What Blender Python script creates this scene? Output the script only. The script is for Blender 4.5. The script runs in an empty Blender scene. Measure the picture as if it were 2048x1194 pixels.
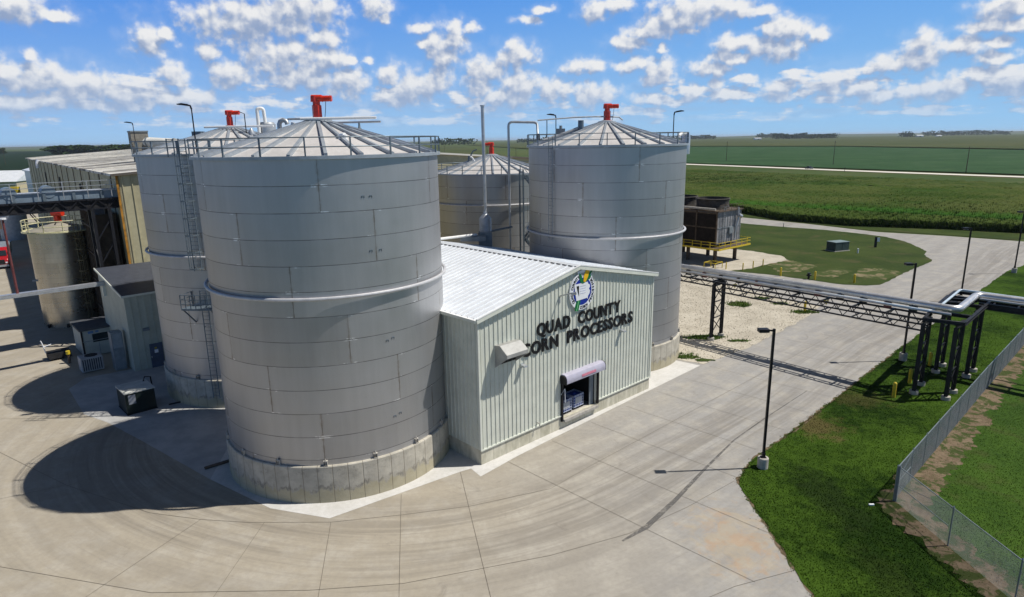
import bpy, bmesh, math, random
import numpy as np
from math import sin, cos, pi, radians as rad, atan2, sqrt, hypot
from mathutils import Vector, Matrix
S = bpy.context.scene
COL = S.collection
R_ = random.Random(7)

# ------------------------------------------------------------------ camera
HC = 22.0
pitch = math.atan(318.0 * cos(math.atan(0.0155)) / 1290.0)
f_ = Vector((0, cos(pitch), -sin(pitch)))
r0 = Vector((1, 0, 0)); u0 = Vector((0, sin(pitch), cos(pitch)))
a_ = math.atan(0.0155)
Rv = cos(a_) * r0 - sin(a_) * u0
Uv = sin(a_) * r0 + cos(a_) * u0
cam_d = bpy.data.cameras.new('camera'); cam = bpy.data.objects.new('camera', cam_d); COL.objects.link(cam)
M = Matrix.Identity(4)
for i in range(3):
    M[i][0] = Rv[i]; M[i][1] = Uv[i]; M[i][2] = -f_[i]
M[2][3] = HC
cam.matrix_world = M
cam_d.sensor_width = 36; cam_d.lens = 36 * 1290 / 2048
cam_d.clip_start = 0.5; cam_d.clip_end = 60000
S.camera = cam
S.view_settings.view_transform = 'Standard'; S.view_settings.look = 'None'
S.view_settings.exposure = 0.0; S.view_settings.gamma = 1.0

# ------------------------------------------------------------------ sun and sky
SUN_EL, SUN_AZ = 57.0, 3.0           # azimuth measured from +X towards +Y
sd = Vector((cos(rad(SUN_EL)) * cos(rad(SUN_AZ)), cos(rad(SUN_EL)) * sin(rad(SUN_AZ)), sin(rad(SUN_EL))))
sl = bpy.data.lights.new('sun', 'SUN'); sl.energy = 5.0; sl.angle = rad(0.53); sl.color = (1.0, 0.95, 0.87)
so = bpy.data.objects.new('sun', sl); COL.objects.link(so)
so.rotation_euler = sd.to_track_quat('Z', 'Y').to_euler(); so.location = (0, 0, 200)

class NT:
    """tiny node helper"""
    def __init__(s, tree): s.t = tree; s.n = tree.nodes; s.l = tree.links
    def put(s, inp, v):
        if v is None: return
        if isinstance(v, bpy.types.NodeSocket): s.l.new(v, inp)
        else:
            if isinstance(v, (tuple, list)) and inp.type == 'RGBA' and len(v) == 3: v = (*v, 1)
            inp.default_value = v
    def m(s, op, a, b=None, c=None, clamp=False):
        x = s.n.new('ShaderNodeMath'); x.operation = op; x.use_clamp = clamp
        for i, v in enumerate((a, b, c)):
            if v is not None: s.put(x.inputs[i], v)
        return x.outputs[0]
    def v(s, op, a, b=None, c=None, out=0):
        x = s.n.new('ShaderNodeVectorMath'); x.operation = op
        for i, v in enumerate((a, b, c)):
            if v is not None: s.put(x.inputs[i], v)
        return x.outputs['Value'] if op in ('LENGTH', 'DISTANCE', 'DOT_PRODUCT') else x.outputs[0]
    def xyz(s, a=0, b=0, c=0):
        x = s.n.new('ShaderNodeCombineXYZ')
        for i, v in enumerate((a, b, c)): s.put(x.inputs[i], v)
        return x.outputs[0]
    def sep(s, a):
        x = s.n.new('ShaderNodeSeparateXYZ'); s.put(x.inputs[0], a); return x.outputs[:]
    def noise(s, vec, scale, detail=4, rough=0.55, dist=0.0, color=False):
        x = s.n.new('ShaderNodeTexNoise'); s.put(x.inputs['Vector'], vec)
        x.inputs['Scale'].default_value = scale; x.inputs['Detail'].default_value = detail
        x.inputs['Roughness'].default_value = rough; x.inputs['Distortion'].default_value = dist
        return x.outputs[1 if color else 0]
    def voro(s, vec, scale, feature='F1', smooth=None):
        x = s.n.new('ShaderNodeTexVoronoi'); x.feature = feature; s.put(x.inputs['Vector'], vec)
        x.inputs['Scale'].default_value = scale
        return x.outputs['Distance']
    def white(s, a, b=0, c=0):
        x = s.n.new('ShaderNodeTexWhiteNoise'); x.noise_dimensions = '3D'
        s.put(x.inputs['Vector'], s.xyz(a, b, c)); return x.outputs['Value']
    def ramp(s, fac, lo, hi, a=0.0, b=1.0, smooth=True):
        x = s.n.new('ShaderNodeMapRange'); x.interpolation_type = 'SMOOTHSTEP' if smooth else 'LINEAR'
        s.put(x.inputs[0], fac)
        for i, v in zip((1, 2, 3, 4), (lo, hi, a, b)): x.inputs[i].default_value = v
        return x.outputs[0]
    def mix(s, fac, a, b, mode='MIX'):
        x = s.n.new('ShaderNodeMix'); x.data_type = 'RGBA'; x.blend_type = mode
        s.put(x.inputs[0], fac); s.put(x.inputs[6], a); s.put(x.inputs[7], b)
        return x.outputs[2]
    def co(s, which='Object'):
        if which == 'World':
            x = s.n.new('ShaderNodeNewGeometry'); return x.outputs['Position']
        x = s.n.new('ShaderNodeTexCoord'); return x.outputs[which]
    def bump(s, h, strength=0.3, dist=0.05):
        x = s.n.new('ShaderNodeBump'); s.put(x.inputs['Height'], h)
        x.inputs['Strength'].default_value = strength; x.inputs['Distance'].default_value = dist
        return x.outputs[0]

W = bpy.data.worlds.new('World'); S.world = W; W.use_nodes = True
w = NT(W.node_tree); w.n.clear()
wo = w.n.new('ShaderNodeOutputWorld'); bg = w.n.new('ShaderNodeBackground'); w.l.new(bg.outputs[0], wo.inputs[0])
sky = w.n.new('ShaderNodeTexSky'); sky.sky_type = 'NISHITA'; sky.sun_disc = False
sky.sun_elevation = rad(SUN_EL); sky.sun_rotation = rad(90 - SUN_AZ)
sky.air_density = 0.7; sky.dust_density = 0.6; sky.ozone_density = 2.2; sky.altitude = 300
SKY_STR = 0.05
bg.inputs[1].default_value = SKY_STR
# cumulus field: (azimuth, elevation, half width, half height) in degrees
CL = [
    (-20.0,9.15,5.60,1.69), (-16.6,10.14,4.20,1.54), (-14.9,8.13,1.57,0.85), (-22.9,8.74,1.83,1.12), (-27.6,7.48,1.44,1.25), (-26.4,7.95,0.77,0.47),
    (-23.6,6.92,0.89,0.69), (-22.2,5.20,1.76,1.09), (-18.4,6.68,3.29,1.52), (-15.4,6.44,2.48,1.21), (-17.1,5.09,4.05,1.04), (-13.6,4.74,2.31,1.42),
    (-26.3,5.10,1.18,1.02), (-36.2,4.75,1.92,1.11), (-34.6,4.49,2.35,1.21), (-32.1,4.17,2.85,1.32), (-29.5,3.78,3.01,1.20), (-27.6,3.64,2.33,1.02),
    (-25.3,3.38,2.22,0.84), (-35.4,2.99,4.05,0.69), (-30.3,2.82,4.53,0.57), (-35.2,9.12,1.92,1.05), (-33.0,8.75,1.35,0.51), (-34.8,6.16,0.65,0.44),
    (-10.6,10.38,1.38,0.91), (-10.1,9.69,0.64,0.42), (-7.2,8.90,1.03,0.56), (-6.8,7.73,0.80,0.48), (-4.3,8.98,1.14,0.78), (-3.1,8.98,0.67,0.52),
    (-5.5,7.27,1.43,1.75), (-5.0,7.65,1.91,0.96), (-9.9,5.33,0.94,0.98), (-7.9,4.35,2.40,1.27), (-6.0,4.93,1.44,1.27), (-9.2,3.55,2.87,0.82),
    (-1.8,5.69,2.32,1.08), (-2.4,4.30,1.70,1.15), (0.8,6.90,1.83,0.98), (1.0,4.46,2.43,1.37), (-0.3,3.47,2.93,1.02), (3.5,4.01,2.18,1.01),
    (6.9,3.54,2.40,1.01), (-11.6,6.48,0.56,0.35), (-13.0,6.55,0.64,0.35), (2.9,10.20,1.04,0.38), (1.8,9.48,1.14,0.34), (7.2,10.00,1.30,0.93),
    (9.0,10.44,1.75,0.58), (12.8,8.73,2.69,1.01), (14.3,9.45,3.52,1.24), (16.6,9.68,3.43,0.98), (19.3,9.25,2.09,0.49), (11.2,8.36,1.83,0.68),
    (14.6,8.20,1.11,0.30), (10.1,7.46,1.94,0.65), (6.8,5.84,2.14,0.63), (10.3,5.81,1.63,0.67), (12.5,5.35,1.47,0.97), (12.5,4.57,1.48,0.54),
    (12.7,6.95,0.46,0.39), (21.3,8.05,1.48,0.90), (22.6,7.71,1.61,0.81), (24.1,7.46,1.19,0.52), (18.3,7.05,1.93,0.76), (20.6,6.55,2.58,1.00),
    (18.4,6.05,2.36,0.60), (16.6,5.34,1.85,0.74), (22.5,6.43,0.82,0.83), (31.3,6.09,1.46,1.00), (31.1,5.27,2.09,0.78), (33.7,5.89,2.12,0.67),
    (29.3,4.88,1.82,0.64), (35.4,5.90,1.26,0.44), (35.1,7.80,1.41,1.00), (35.9,8.23,1.53,0.99), (34.8,6.99,1.59,0.44), (36.7,6.92,1.21,0.50),
    (25.1,3.69,1.97,0.75), (27.5,3.22,1.71,0.82), (29.5,2.78,2.19,0.65), (26.4,4.17,0.97,0.58), (33.2,3.12,2.01,1.01), (35.0,3.84,1.45,0.83),
    (36.8,3.40,1.54,1.11), (35.5,4.93,1.27,0.52), (31.7,2.85,1.74,0.64), (21.9,3.76,1.46,0.77), (21.9,3.01,1.67,0.52), (15.2,3.39,1.18,0.72),
    (17.0,3.84,0.80,0.62), (17.2,3.18,1.15,0.53), (12.2,3.01,2.09,0.64), (19.6,4.31,0.60,0.35),
]
dirv = w.v('NORMALIZE', w.co('Generated'))
dx, dy, dz = w.sep(dirv)
az = w.m('MULTIPLY', w.m('ARCTAN2', dx, dy), 180 / pi)
el = w.m('MULTIPLY', w.m('ARCSINE', dz), 180 / pi)
def cloud_field(az_, el_):
    p0 = w.xyz(az_, el_, 0)
    wob = w.v('SUBTRACT', w.noise(p0, 0.8, 3, 0.55, color=True), (0.5, 0.5, 0.5))
    p = w.v('ADD', p0, w.v('MULTIPLY', wob, (1.3, 0.9, 0)))
    d = None
    for (ca, ce, ra, re) in CL:
        q = w.v('MULTIPLY_ADD', p, (1 / (ra * 1.12), 1 / (re * 1.22), 0), (-ca / (ra * 1.12), -ce / (re * 1.22), 0))
        L = w.v('LENGTH', q)
        d = L if d is None else w.m('SMOOTH_MIN', d, L, 0.18)
    body = w.m('SUBTRACT', 1.08, d)
    # small far clouds stacked towards the horizon
    e2 = w.m('POWER', w.m('MAXIMUM', el_, 0.02), 0.6)
    fv = w.xyz(w.m('MULTIPLY', az_, 0.26), w.m('MULTIPLY', e2, 2.2), 3.7)
    far = w.noise(fv, 1.0, 4, 0.55)
    band = w.m('MULTIPLY', w.ramp(el_, 0.5, 1.5), w.ramp(el_, 3.8, 7.0, 1, 0))
    far = w.m('SUBTRACT', w.m('MULTIPLY', w.m('SUBTRACT', far, 0.455), 5.0), w.m('MULTIPLY', w.m('SUBTRACT', 1.0, band), 2.0))
    body = w.m('MINIMUM', w.m('MAXIMUM', body, far), 0.75)
    n = w.m('MULTIPLY', w.m('SUBTRACT', w.noise(p0, 1.0, 5, 0.50), 0.5), 1.3)
    wb = w.v('MULTIPLY', w.v('SUBTRACT', w.noise(p0, 2.0, 3, 0.55, color=True), (0.5, 0.5, 0.5)), (0.5, 0.5, 0))
    pw = w.v('ADD', p0, wb)
    n = w.m('ADD', n, w.m('MULTIPLY', w.m('SUBTRACT', 0.42, w.voro(pw, 0.95)), 0.42))
    n = w.m('ADD', n, w.m('MULTIPLY', w.m('SUBTRACT', 0.42, w.voro(pw, 2.3)), 0.12))
    return w.m('ADD', body, n)
F0 = cloud_field(az, el)
F1 = cloud_field(w.m('ADD', az, 0.30), w.m('ADD', el, 0.70))
wisp = w.noise(w.xyz(az, w.m('MULTIPLY', el, 1.6), 9.1), 0.35, 6, 0.62)
alpha = w.m('ADD', w.m('MULTIPLY', w.ramp(F0, -0.02, 0.62), 0.84), w.m('MULTIPLY', w.ramp(F0, -0.6, 0.4), 0.16))
lit = w.ramp(w.m('ADD', w.m('SUBTRACT', F0, F1), w.m('MULTIPLY', F0, -0.22)), -0.50, 0.42)
lowfade = w.ramp(el, 0.0, 7.0)
ccol = w.mix(lit, (0.33, 0.43, 0.64), (0.98, 0.98, 0.98))
ccol = w.mix(w.m('MULTIPLY', w.m('SUBTRACT', 1.0, lowfade), 0.5), ccol, (0.52, 0.66, 0.88))
cs = w.v('SCALE', ccol); w.n[-1].inputs['Scale'].default_value = 0.88 / SKY_STR
t13 = w.ramp(el, 0.0, 13.0, 1.0, 0.0, smooth=False)
skyc = w.mix(w.m('POWER', t13, 1.3), tuple(c / SKY_STR for c in (0.066, 0.26, 0.78)), tuple(c / SKY_STR for c in (0.36, 0.60, 0.88)))
azm = w.ramp(az, -40.0, 40.0, 0.0, 1.0)
skyc = w.mix(w.m('MULTIPLY', azm, 0.30), skyc, tuple(c / SKY_STR for c in (0.26, 0.60, 0.90)))
high = w.ramp(el, 12.5, 22.0)
skyc = w.mix(high, skyc, sky.outputs[0])
veil = w.noise(w.xyz(w.m('MULTIPLY', az, 0.10), w.m('MULTIPLY', el, 0.75), 5.5), 1.0, 6, 0.6)
veil = w.m('MULTIPLY', w.m('MULTIPLY', w.ramp(veil, 0.38, 0.66), w.ramp(el, 2.0, 6.5, 1.0, 0.0)), w.ramp(az, 10.0, 42.0, 0.60, 0.35))
alpha = w.m('MAXIMUM', alpha, w.m('MULTIPLY', veil, w.ramp(el, 0.1, 1.6)))
alpha = w.m('MULTIPLY', alpha, w.m('MULTIPLY', w.ramp(el, 0.0, 4.0, 0.45, 0.97), w.m('SUBTRACT', 1.0, w.m('MULTIPLY', high, 0.85))))
full = w.mix(alpha, skyc, cs)
w.l.new(full, bg.inputs[0])

# ------------------------------------------------------------------ materials
MATS = {}
def mat(name, fn):
    if name in MATS: return MATS[name]
    m = bpy.data.materials.new(name); m.use_nodes = True
    t = NT(m.node_tree); b = t.n['Principled BSDF']; b.inputs['Specular IOR Level'].default_value = 0.3
    fn(t, b); MATS[name] = m; return m
def paint(name, col, rough=0.5, metal=0.0, var=0.12, scale=1.5, spec=0.3, dirt=None, coord='Object'):
    def fn(t, b):
        c = t.co(coord)
        n = t.noise(c, scale, 5, 0.6)
        n2 = t.noise(c, scale * 9, 3, 0.6)
        k = t.m('ADD', t.m('MULTIPLY', n, 0.7), t.m('MULTIPLY', n2, 0.3))
        lo = tuple(x * (1 - var * 1.6) for x in col); hi = tuple(min(1, x * (1 + var * 1.2)) for x in col)
        cc = t.mix(t.ramp(k, 0.32, 0.68), lo, hi)
        if dirt: cc = t.mix(t.ramp(t.noise(c, scale * 0.8, 6, 0.7), 0.52, 0.72), cc, dirt)
        t.put(b.inputs['Base Color'], cc); t.put(b.inputs['Roughness'], t.ramp(n2, 0.2, 0.8, rough * 0.85, min(1, rough * 1.15)))
        b.inputs['Metallic'].default_value = metal; b.inputs['Specular IOR Level'].default_value = spec
    return mat(name, fn)

def steel_fn(base, metal, rough, course=1.525, ztop=21.17, lw=0.66):
    def fn(t, b):
        p = t.co('Object'); x, y, z = t.sep(p)
        ang = t.m('MULTIPLY', t.m('ARCTAN2', y, x), 180 / pi)
        ci = t.m('DIVIDE', t.m('SUBTRACT', ztop, z), course)
        idx = t.m('FLOOR', ci); fr = t.m('SUBTRACT', ci, idx)
        dl = t.m('MULTIPLY', t.m('MINIMUM', fr, t.m('SUBTRACT', 1.0, fr)), course)
        wob = t.noise(p, 0.9, 3, 0.5)
        ln = t.m('MULTIPLY', t.ramp(dl, 0.012, 0.034, 1, 0), t.ramp(wob, 0.3, 0.6, 0.55, 1.0))
        k = t.m('FLOOR', t.m('MULTIPLY', t.m('ADD', ci, 0.02), 0.5))
        a = t.m('DIVIDE', t.m('SUBTRACT', ang, t.m('ADD', 284.0, t.m('MULTIPLY', k, 22.5))), 60.0)
        pi_ = t.m('FLOOR', a); fa = t.m('SUBTRACT', a, pi_)
        da = t.m('MULTIPLY', t.m('MINIMUM', fa, t.m('SUBTRACT', 1.0, fa)), 60 * pi / 180 * 7.74)
        sm = t.m('MULTIPLY', t.ramp(da, 0.015, 0.045, 1, 0), t.ramp(wob, 0.35, 0.62, 0.45, 1.0))
        rust = t.m('MULTIPLY', t.ramp(da, 0.03, 0.16, 1, 0), t.ramp(t.noise(p, 2.2, 4, 0.6), 0.4, 0.65))
        plate = t.white(pi_, k, 1.3)
        strip = t.white(idx, t.m('FLOOR', t.m('MULTIPLY', a, 1.0)), 4.1)
        R = 7.74
        sv = t.xyz(t.m('MULTIPLY', t.m('MULTIPLY', ang, pi / 180), R * 1.6), t.m('MULTIPLY', z, 0.12), k)
        streak = t.noise(sv, 1.0, 5, 0.6)
        cloud = t.noise(t.v('MULTIPLY', p, (1, 1, 1.6)), 0.5, 5, 0.6)
        br = t.m('ADD', 0.72, t.m('ADD', t.m('MULTIPLY', plate, 0.14), t.m('ADD', t.m('MULTIPLY', streak, 0.26), t.m('MULTIPLY', cloud, 0.14))))
        br = t.m('MULTIPLY', br, t.ramp(strip, 0, 1, 0.97, 1.03))
        c = t.v('SCALE', base); t.put(t.n[-1].inputs['Scale'], br)
        c = t.mix(t.m('MULTIPLY', rust, 0.35), c, (0.22, 0.17, 0.11))
        drip = t.m('MULTIPLY', t.m('MULTIPLY', t.ramp(fr, 0.0, 0.6, 1, 0), t.ramp(t.noise(sv, 3.0, 4, 0.7), 0.58, 0.75)), 0.25)
        c = t.mix(drip, c, (0.24, 0.21, 0.17))
        c = t.mix(t.m('MULTIPLY', ln, lw), c, (0.05, 0.048, 0.045))
        c = t.mix(t.m('MULTIPLY', sm, lw * 0.92), c, (0.10, 0.068, 0.042))
        if course > 1:   # glints on ground welds where plates meet, painted near-white
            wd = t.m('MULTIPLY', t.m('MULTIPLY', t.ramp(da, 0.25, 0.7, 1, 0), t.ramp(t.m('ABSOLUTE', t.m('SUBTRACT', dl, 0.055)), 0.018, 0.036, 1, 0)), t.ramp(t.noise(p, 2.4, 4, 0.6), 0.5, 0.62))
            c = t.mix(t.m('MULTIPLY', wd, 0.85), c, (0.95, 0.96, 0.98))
        t.put(b.inputs['Base Color'], c)
        b.inputs['Metallic'].default_value = metal
        t.put(b.inputs['Roughness'], t.m('ADD', rough - 0.05, t.m('MULTIPLY', cloud, 0.12)))
        b.inputs['Specular IOR Level'].default_value = 0.4
        h = t.m('ADD', t.m('MULTIPLY', t.noise(t.v('MULTIPLY', p, (1, 1, 0.6)), 0.8, 2, 0.5), 1.0), t.m('MULTIPLY', ln, -0.15))
        t.put(b.inputs['Normal'], t.bump(h, 0.18, 0.08))
    return fn
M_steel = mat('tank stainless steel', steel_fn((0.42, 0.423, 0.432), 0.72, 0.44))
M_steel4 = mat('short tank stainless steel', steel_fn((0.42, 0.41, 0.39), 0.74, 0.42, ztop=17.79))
M_roof = paint('tank roof sheet', (0.56, 0.54, 0.525), 0.5, 0.1, 0.06, 0.6, dirt=(0.40, 0.38, 0.35))
M_rib = paint('roof rib galvanised', (0.36, 0.40, 0.44), 0.42, 0.3, 0.08, 2)
M_galv = paint('galvanised steel', (0.14, 0.18, 0.215), 0.5, 0.3, 0.12, 3)
M_galvL = paint('light galvanised steel', (0.45, 0.47, 0.49), 0.42, 0.5, 0.1, 2)
M_ringm = paint('matt stainless pipe', (0.52, 0.52, 0.53), 0.4, 0.1, 0.08, 2)
M_blackst = paint('black structural steel', (0.016, 0.017, 0.022), 0.5, 0.1, 0.2, 2)
M_bronze = paint('dark bronze pole paint', (0.018, 0.016, 0.018), 0.45, 0.2, 0.2, 2)
M_whitep = paint('white pipe paint', (0.80, 0.80, 0.79), 0.4, 0.0, 0.05, 2)
M_alu = paint('aluminium pipe jacket', (0.60, 0.60, 0.60), 0.38, 0.7, 0.08, 1.2)
M_red = paint('red machine enamel', (0.62, 0.035, 0.012), 0.32, 0.0, 0.12, 4, spec=0.5)
M_darkred = paint('dark red lead paint', (0.16, 0.05, 0.05), 0.6, 0.0, 0.2, 3)
M_yellow = paint('yellow safety paint', (0.60, 0.45, 0.03), 0.5, 0.0, 0.14, 5, dirt=(0.36, 0.27, 0.08))
M_cream = paint('cream rail paint', (0.58, 0.56, 0.36), 0.5, 0.0, 0.12, 4)
M_black = paint('black paint', (0.008, 0.008, 0.010), 0.5, 0.0, 0.2, 4)
M_dark = paint('dark interior', (0.02, 0.02, 0.022), 0.8, 0.0, 0.2, 2)
M_sage = paint('pale sage siding', (0.62, 0.64, 0.56), 0.45, 0.0, 0.05, 0.8, dirt=(0.52, 0.54, 0.47))
M_trim = paint('pale sage trim', (0.66, 0.68, 0.60), 0.4, 0.0, 0.05, 1)
M_wroof = paint('white standing seam roof', (0.74, 0.77, 0.80), 0.38, 0.15, 0.05, 0.5, dirt=(0.62, 0.66, 0.71))
M_grey = paint('grey box enamel', (0.22, 0.25, 0.27), 0.5, 0.1, 0.12, 2)
M_beige = paint('weathered beige cladding', (0.44, 0.41, 0.27), 0.55, 0.0, 0.10, 0.25, dirt=(0.33, 0.30, 0.19))
M_rust = paint('orange rust stain', (0.42, 0.20, 0.03), 0.8, 0.0, 0.3, 2)
M_conc_l = paint('precast concrete', (0.42, 0.40, 0.36), 0.9, 0.0, 0.15, 3, spec=0.1)
M_rubber = paint('black rubber', (0.015, 0.015, 0.015), 0.85, 0, 0.2, 6)
M_glass = paint('dark window glass', (0.02, 0.03, 0.035), 0.12, 0, 0.1, 2, spec=0.6)
M_brown = paint('brown wood fill', (0.10, 0.075, 0.055), 0.85, 0, 0.3, 1.5)
M_lilac = paint('lilac grey vinyl hood', (0.42, 0.41, 0.50), 0.5, 0, 0.06, 2)
M_pink = paint('faded pink lettering', (0.62, 0.22, 0.30), 0.6, 0, 0.1, 4)
M_blue = paint('emblem royal blue', (0.012, 0.035, 0.30), 0.4, 0, 0.06, 3)
M_green = paint('emblem green', (0.01, 0.16, 0.05), 0.4, 0, 0.1, 3)
M_corny = paint('emblem corn yellow', (0.80, 0.48, 0.02), 0.4, 0, 0.15, 12)
M_orange = paint('emblem corn orange', (0.60, 0.20, 0.03), 0.4, 0, 0.15, 12)
M_signw = paint('sign white', (0.80, 0.82, 0.86), 0.4, 0, 0.02, 3)
M_toteb = paint('tote blue plastic', (0.04, 0.08, 0.32), 0.45, 0, 0.12, 4)
M_totew = paint('tote galvanised cage', (0.55, 0.60, 0.72), 0.4, 0.2, 0.05, 4)

def base_conc_fn(t, b):
    p = t.co('Object'); x, y, z = t.sep(p)
    ang = t.m('ARCTAN2', y, x)
    a = t.m('DIVIDE', t.m('MULTIPLY', ang, 7.95), 0.93)
    fa = t.m('FRACT', a); cell = t.m('FLOOR', a)
    d = t.m('MULTIPLY', t.m('MINIMUM', fa, t.m('SUBTRACT', 1.0, fa)), 0.93)
    jn = t.ramp(d, 0.012, 0.04, 1, 0)
    sv = t.xyz(t.m('MULTIPLY', ang, 7.95), z, 0)
    n1 = t.noise(sv, 0.9, 6, 0.65); n2 = t.noise(t.xyz(t.m('MULTIPLY', ang, 14), t.m('MULTIPLY', z, 0.5), 2), 1.1, 5, 0.65)
    pan = t.white(cell, 2.2)
    c = t.mix(t.ramp(n1, 0.3, 0.7), (0.37, 0.345, 0.285), (0.55, 0.515, 0.43))
    c = t.mix(t.m('MULTIPLY', pan, 0.25), c, (0.40, 0.38, 0.34))
    # tide mark: dark mottling over the foot and ochre lichen under it
    edge = t.m('ADD', z, t.m('MULTIPLY', t.m('SUBTRACT', n2, 0.5), 2.2))
    c = t.mix(t.m('MULTIPLY', t.ramp(edge, 0.75, 1.05, 1, 0), 0.5), c, (0.36, 0.31, 0.16))
    dk = t.m('MULTIPLY', t.ramp(t.m('ABSOLUTE', t.m('SUBTRACT', edge, 1.05)), 0.0, 0.28, 1, 0), t.ramp(n1, 0.42, 0.58))
    c = t.mix(t.m('MULTIPLY', dk, 0.7), c, (0.13, 0.12, 0.10))
    dr = t.m('MULTIPLY', t.ramp(t.m('FRACT', t.m('MULTIPLY', z, 0.42)), 0.5, 1.0), t.ramp(t.noise(sv, 2.6, 5, 0.7), 0.5, 0.66))
    c = t.mix(t.m('MULTIPLY', dr, 0.5), c, (0.19, 0.18, 0.16))
    c = t.mix(t.m('MULTIPLY', jn, 0.55), c, (0.16, 0.135, 0.10))
    t.put(b.inputs['Base Color'], c); b.inputs['Roughness'].default_value = 0.9
    t.put(b.inputs['Normal'], t.bump(t.m('ADD', t.noise(sv, 8, 4, 0.6), t.m('MULTIPLY', jn, -1.5)), 0.4, 0.03))
M_tbase = mat('stained ring wall concrete', base_conc_fn)

def found_fn(t, b):
    p = t.co('Object'); x, y, z = t.sep(p)
    a = t.m('DIVIDE', t.m('ADD', x, t.m('MULTIPLY', y, 1.0)), 1.2); fa = t.m('FRACT', a)
    jn = t.ramp(t.m('MINIMUM', fa, t.m('SUBTRACT', 1.0, fa)), 0.01, 0.03, 1, 0)
    n = t.noise(t.v('MULTIPLY', p, (1, 1, 0.4)), 1.6, 6, 0.65)
    c = t.mix(t.ramp(n, 0.3, 0.7), (0.40, 0.38, 0.29), (0.62, 0.59, 0.48))
    c = t.mix(t.m('MULTIPLY', jn, 0.5), c, (0.26, 0.24, 0.18))
    t.put(b.inputs['Base Color'], c); b.inputs['Roughness'].default_value = 0.9
    t.put(b.inputs['Normal'], t.bump(t.noise(p, 9, 4, 0.6), 0.3, 0.03))
M_found = mat('foundation concrete', found_fn)

def yard_fn(t, b):
    p = t.co('World'); x, y, z = t.sep(p)
    cx, cy = -8.1, 55.7; ux, uy = 0.7278, 0.6858
    rx = t.m('SUBTRACT', x, cx); ry = t.m('SUBTRACT', y, cy)
    s = t.m('MAXIMUM', t.m('ADD', t.m('MULTIPLY', rx, ux), t.m('MULTIPLY', ry, uy)), 0.0)
    ex = t.m('SUBTRACT', rx, t.m('MULTIPLY', s, ux)); ey = t.m('SUBTRACT', ry, t.m('MULTIPLY', s, uy))
    D = t.m('SQRT', t.m('ADD', t.m('MULTIPLY', ex, ex), t.m('MULTIPLY', ey, ey)))
    warp = t.noise(p, 0.035, 1, 0.4)
    Dw = t.m('ADD', D, t.m('MULTIPLY', t.m('SUBTRACT', warp, 0.5), 3.0))
    sv = t.xyz(t.m('MULTIPLY', Dw, 1.35), t.m('MULTIPLY', x, 0.05), t.m('MULTIPLY', y, 0.05))
    st = t.noise(sv, 1.0, 6, 0.62)
    sv2 = t.xyz(t.m('MULTIPLY', Dw, 0.42), t.m('MULTIPLY', x, 0.03), t.m('MULTIPLY', y, 0.03))
    st2 = t.noise(sv2, 1.0, 4, 0.55)
    sv3 = t.xyz(t.m('MULTIPLY', Dw, 5.0), t.m('MULTIPLY', x, 0.16), t.m('MULTIPLY', y, 0.16))
    st3 = t.noise(sv3, 1.0, 4, 0.6)
    big = t.noise(p, 0.12, 5, 0.6); fine = t.noise(p, 3.0, 6, 0.7); mid = t.noise(p, 0.5, 6, 0.65)
    tan = (0.375, 0.335, 0.265); grey = (0.325, 0.318, 0.305); lite = (0.46, 0.43, 0.37)
    # the road that runs to the north-east is greyer than the yard in the west
    e = t.ramp(t.m('ADD', x, t.m('MULTIPLY', t.m('SUBTRACT', big, 0.5), 14)), -8, 16)
    c = t.mix(e, tan, grey)
    c = t.mix(t.m('MULTIPLY', t.ramp(mid, 0.42, 0.68), 0.55), c, lite)
    # worn wheel lanes
    lane = t.ramp(t.m('ABSOLUTE', t.m('SUBTRACT', Dw, 23.6)), 0.8, 5.0, 1, 0)
    stain = t.m('MULTIPLY', t.ramp(st, 0.38, 0.62), t.m('ADD', 0.14, t.m("MULTIPLY", lane, 0.30)))
    c = t.mix(stain, c, (0.15, 0.132, 0.108))
    c = t.mix(t.m('MULTIPLY', t.ramp(st2, 0.45, 0.75), 0.22), c, (0.16, 0.145, 0.125))
    c = t.mix(t.m('MULTIPLY', t.ramp(st3, 0.5, 0.72), t.m('ADD', 0.12, t.m('MULTIPLY', lane, 0.20))), c, (0.14, 0.125, 0.105))
    c = t.mix(t.m('MULTIPLY', t.ramp(fine, 0.35, 0.7), 0.22), c, (0.19, 0.17, 0.15))
    blot = t.ramp(t.noise(p, 0.35, 5, 0.7, 1.0), 0.60, 0.72)
    c = t.mix(t.m('MULTIPLY', blot, 0.35), c, (0.16, 0.14, 0.12))
    # clay washed onto the slab beside the lawn
    cl = t.v('LENGTH', t.v('MULTIPLY', t.v('SUBTRACT', p, (12.4, 31.8, 0)), (0.42, 0.27, 0)))
    clay = t.m('MULTIPLY', t.ramp(t.m('ADD', cl, t.m('MULTIPLY', t.m('SUBTRACT', t.noise(p, 0.9, 7, 0.7, 1.2), 0.5), 3.4)), 0.30, 1.20, 1, 0), 0.55)
    c = t.mix(clay, c, t.mix(t.ramp(t.noise(p, 0.8, 5, 0.65), 0.46, 0.60), (0.40, 0.33, 0.23), (0.43, 0.28, 0.155)))
    t.put(b.inputs['Base Color'], c); t.put(b.inputs['Roughness'], t.ramp(st, 0.3, 0.7, 0.9, 0.7))
    b.inputs['Specular IOR Level'].default_value = 0.2
    t.put(b.inputs['Normal'], t.bump(t.noise(p, 14, 4, 0.7), 0.25, 0.02))
M_yard = mat('yard concrete', yard_fn)

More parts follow.
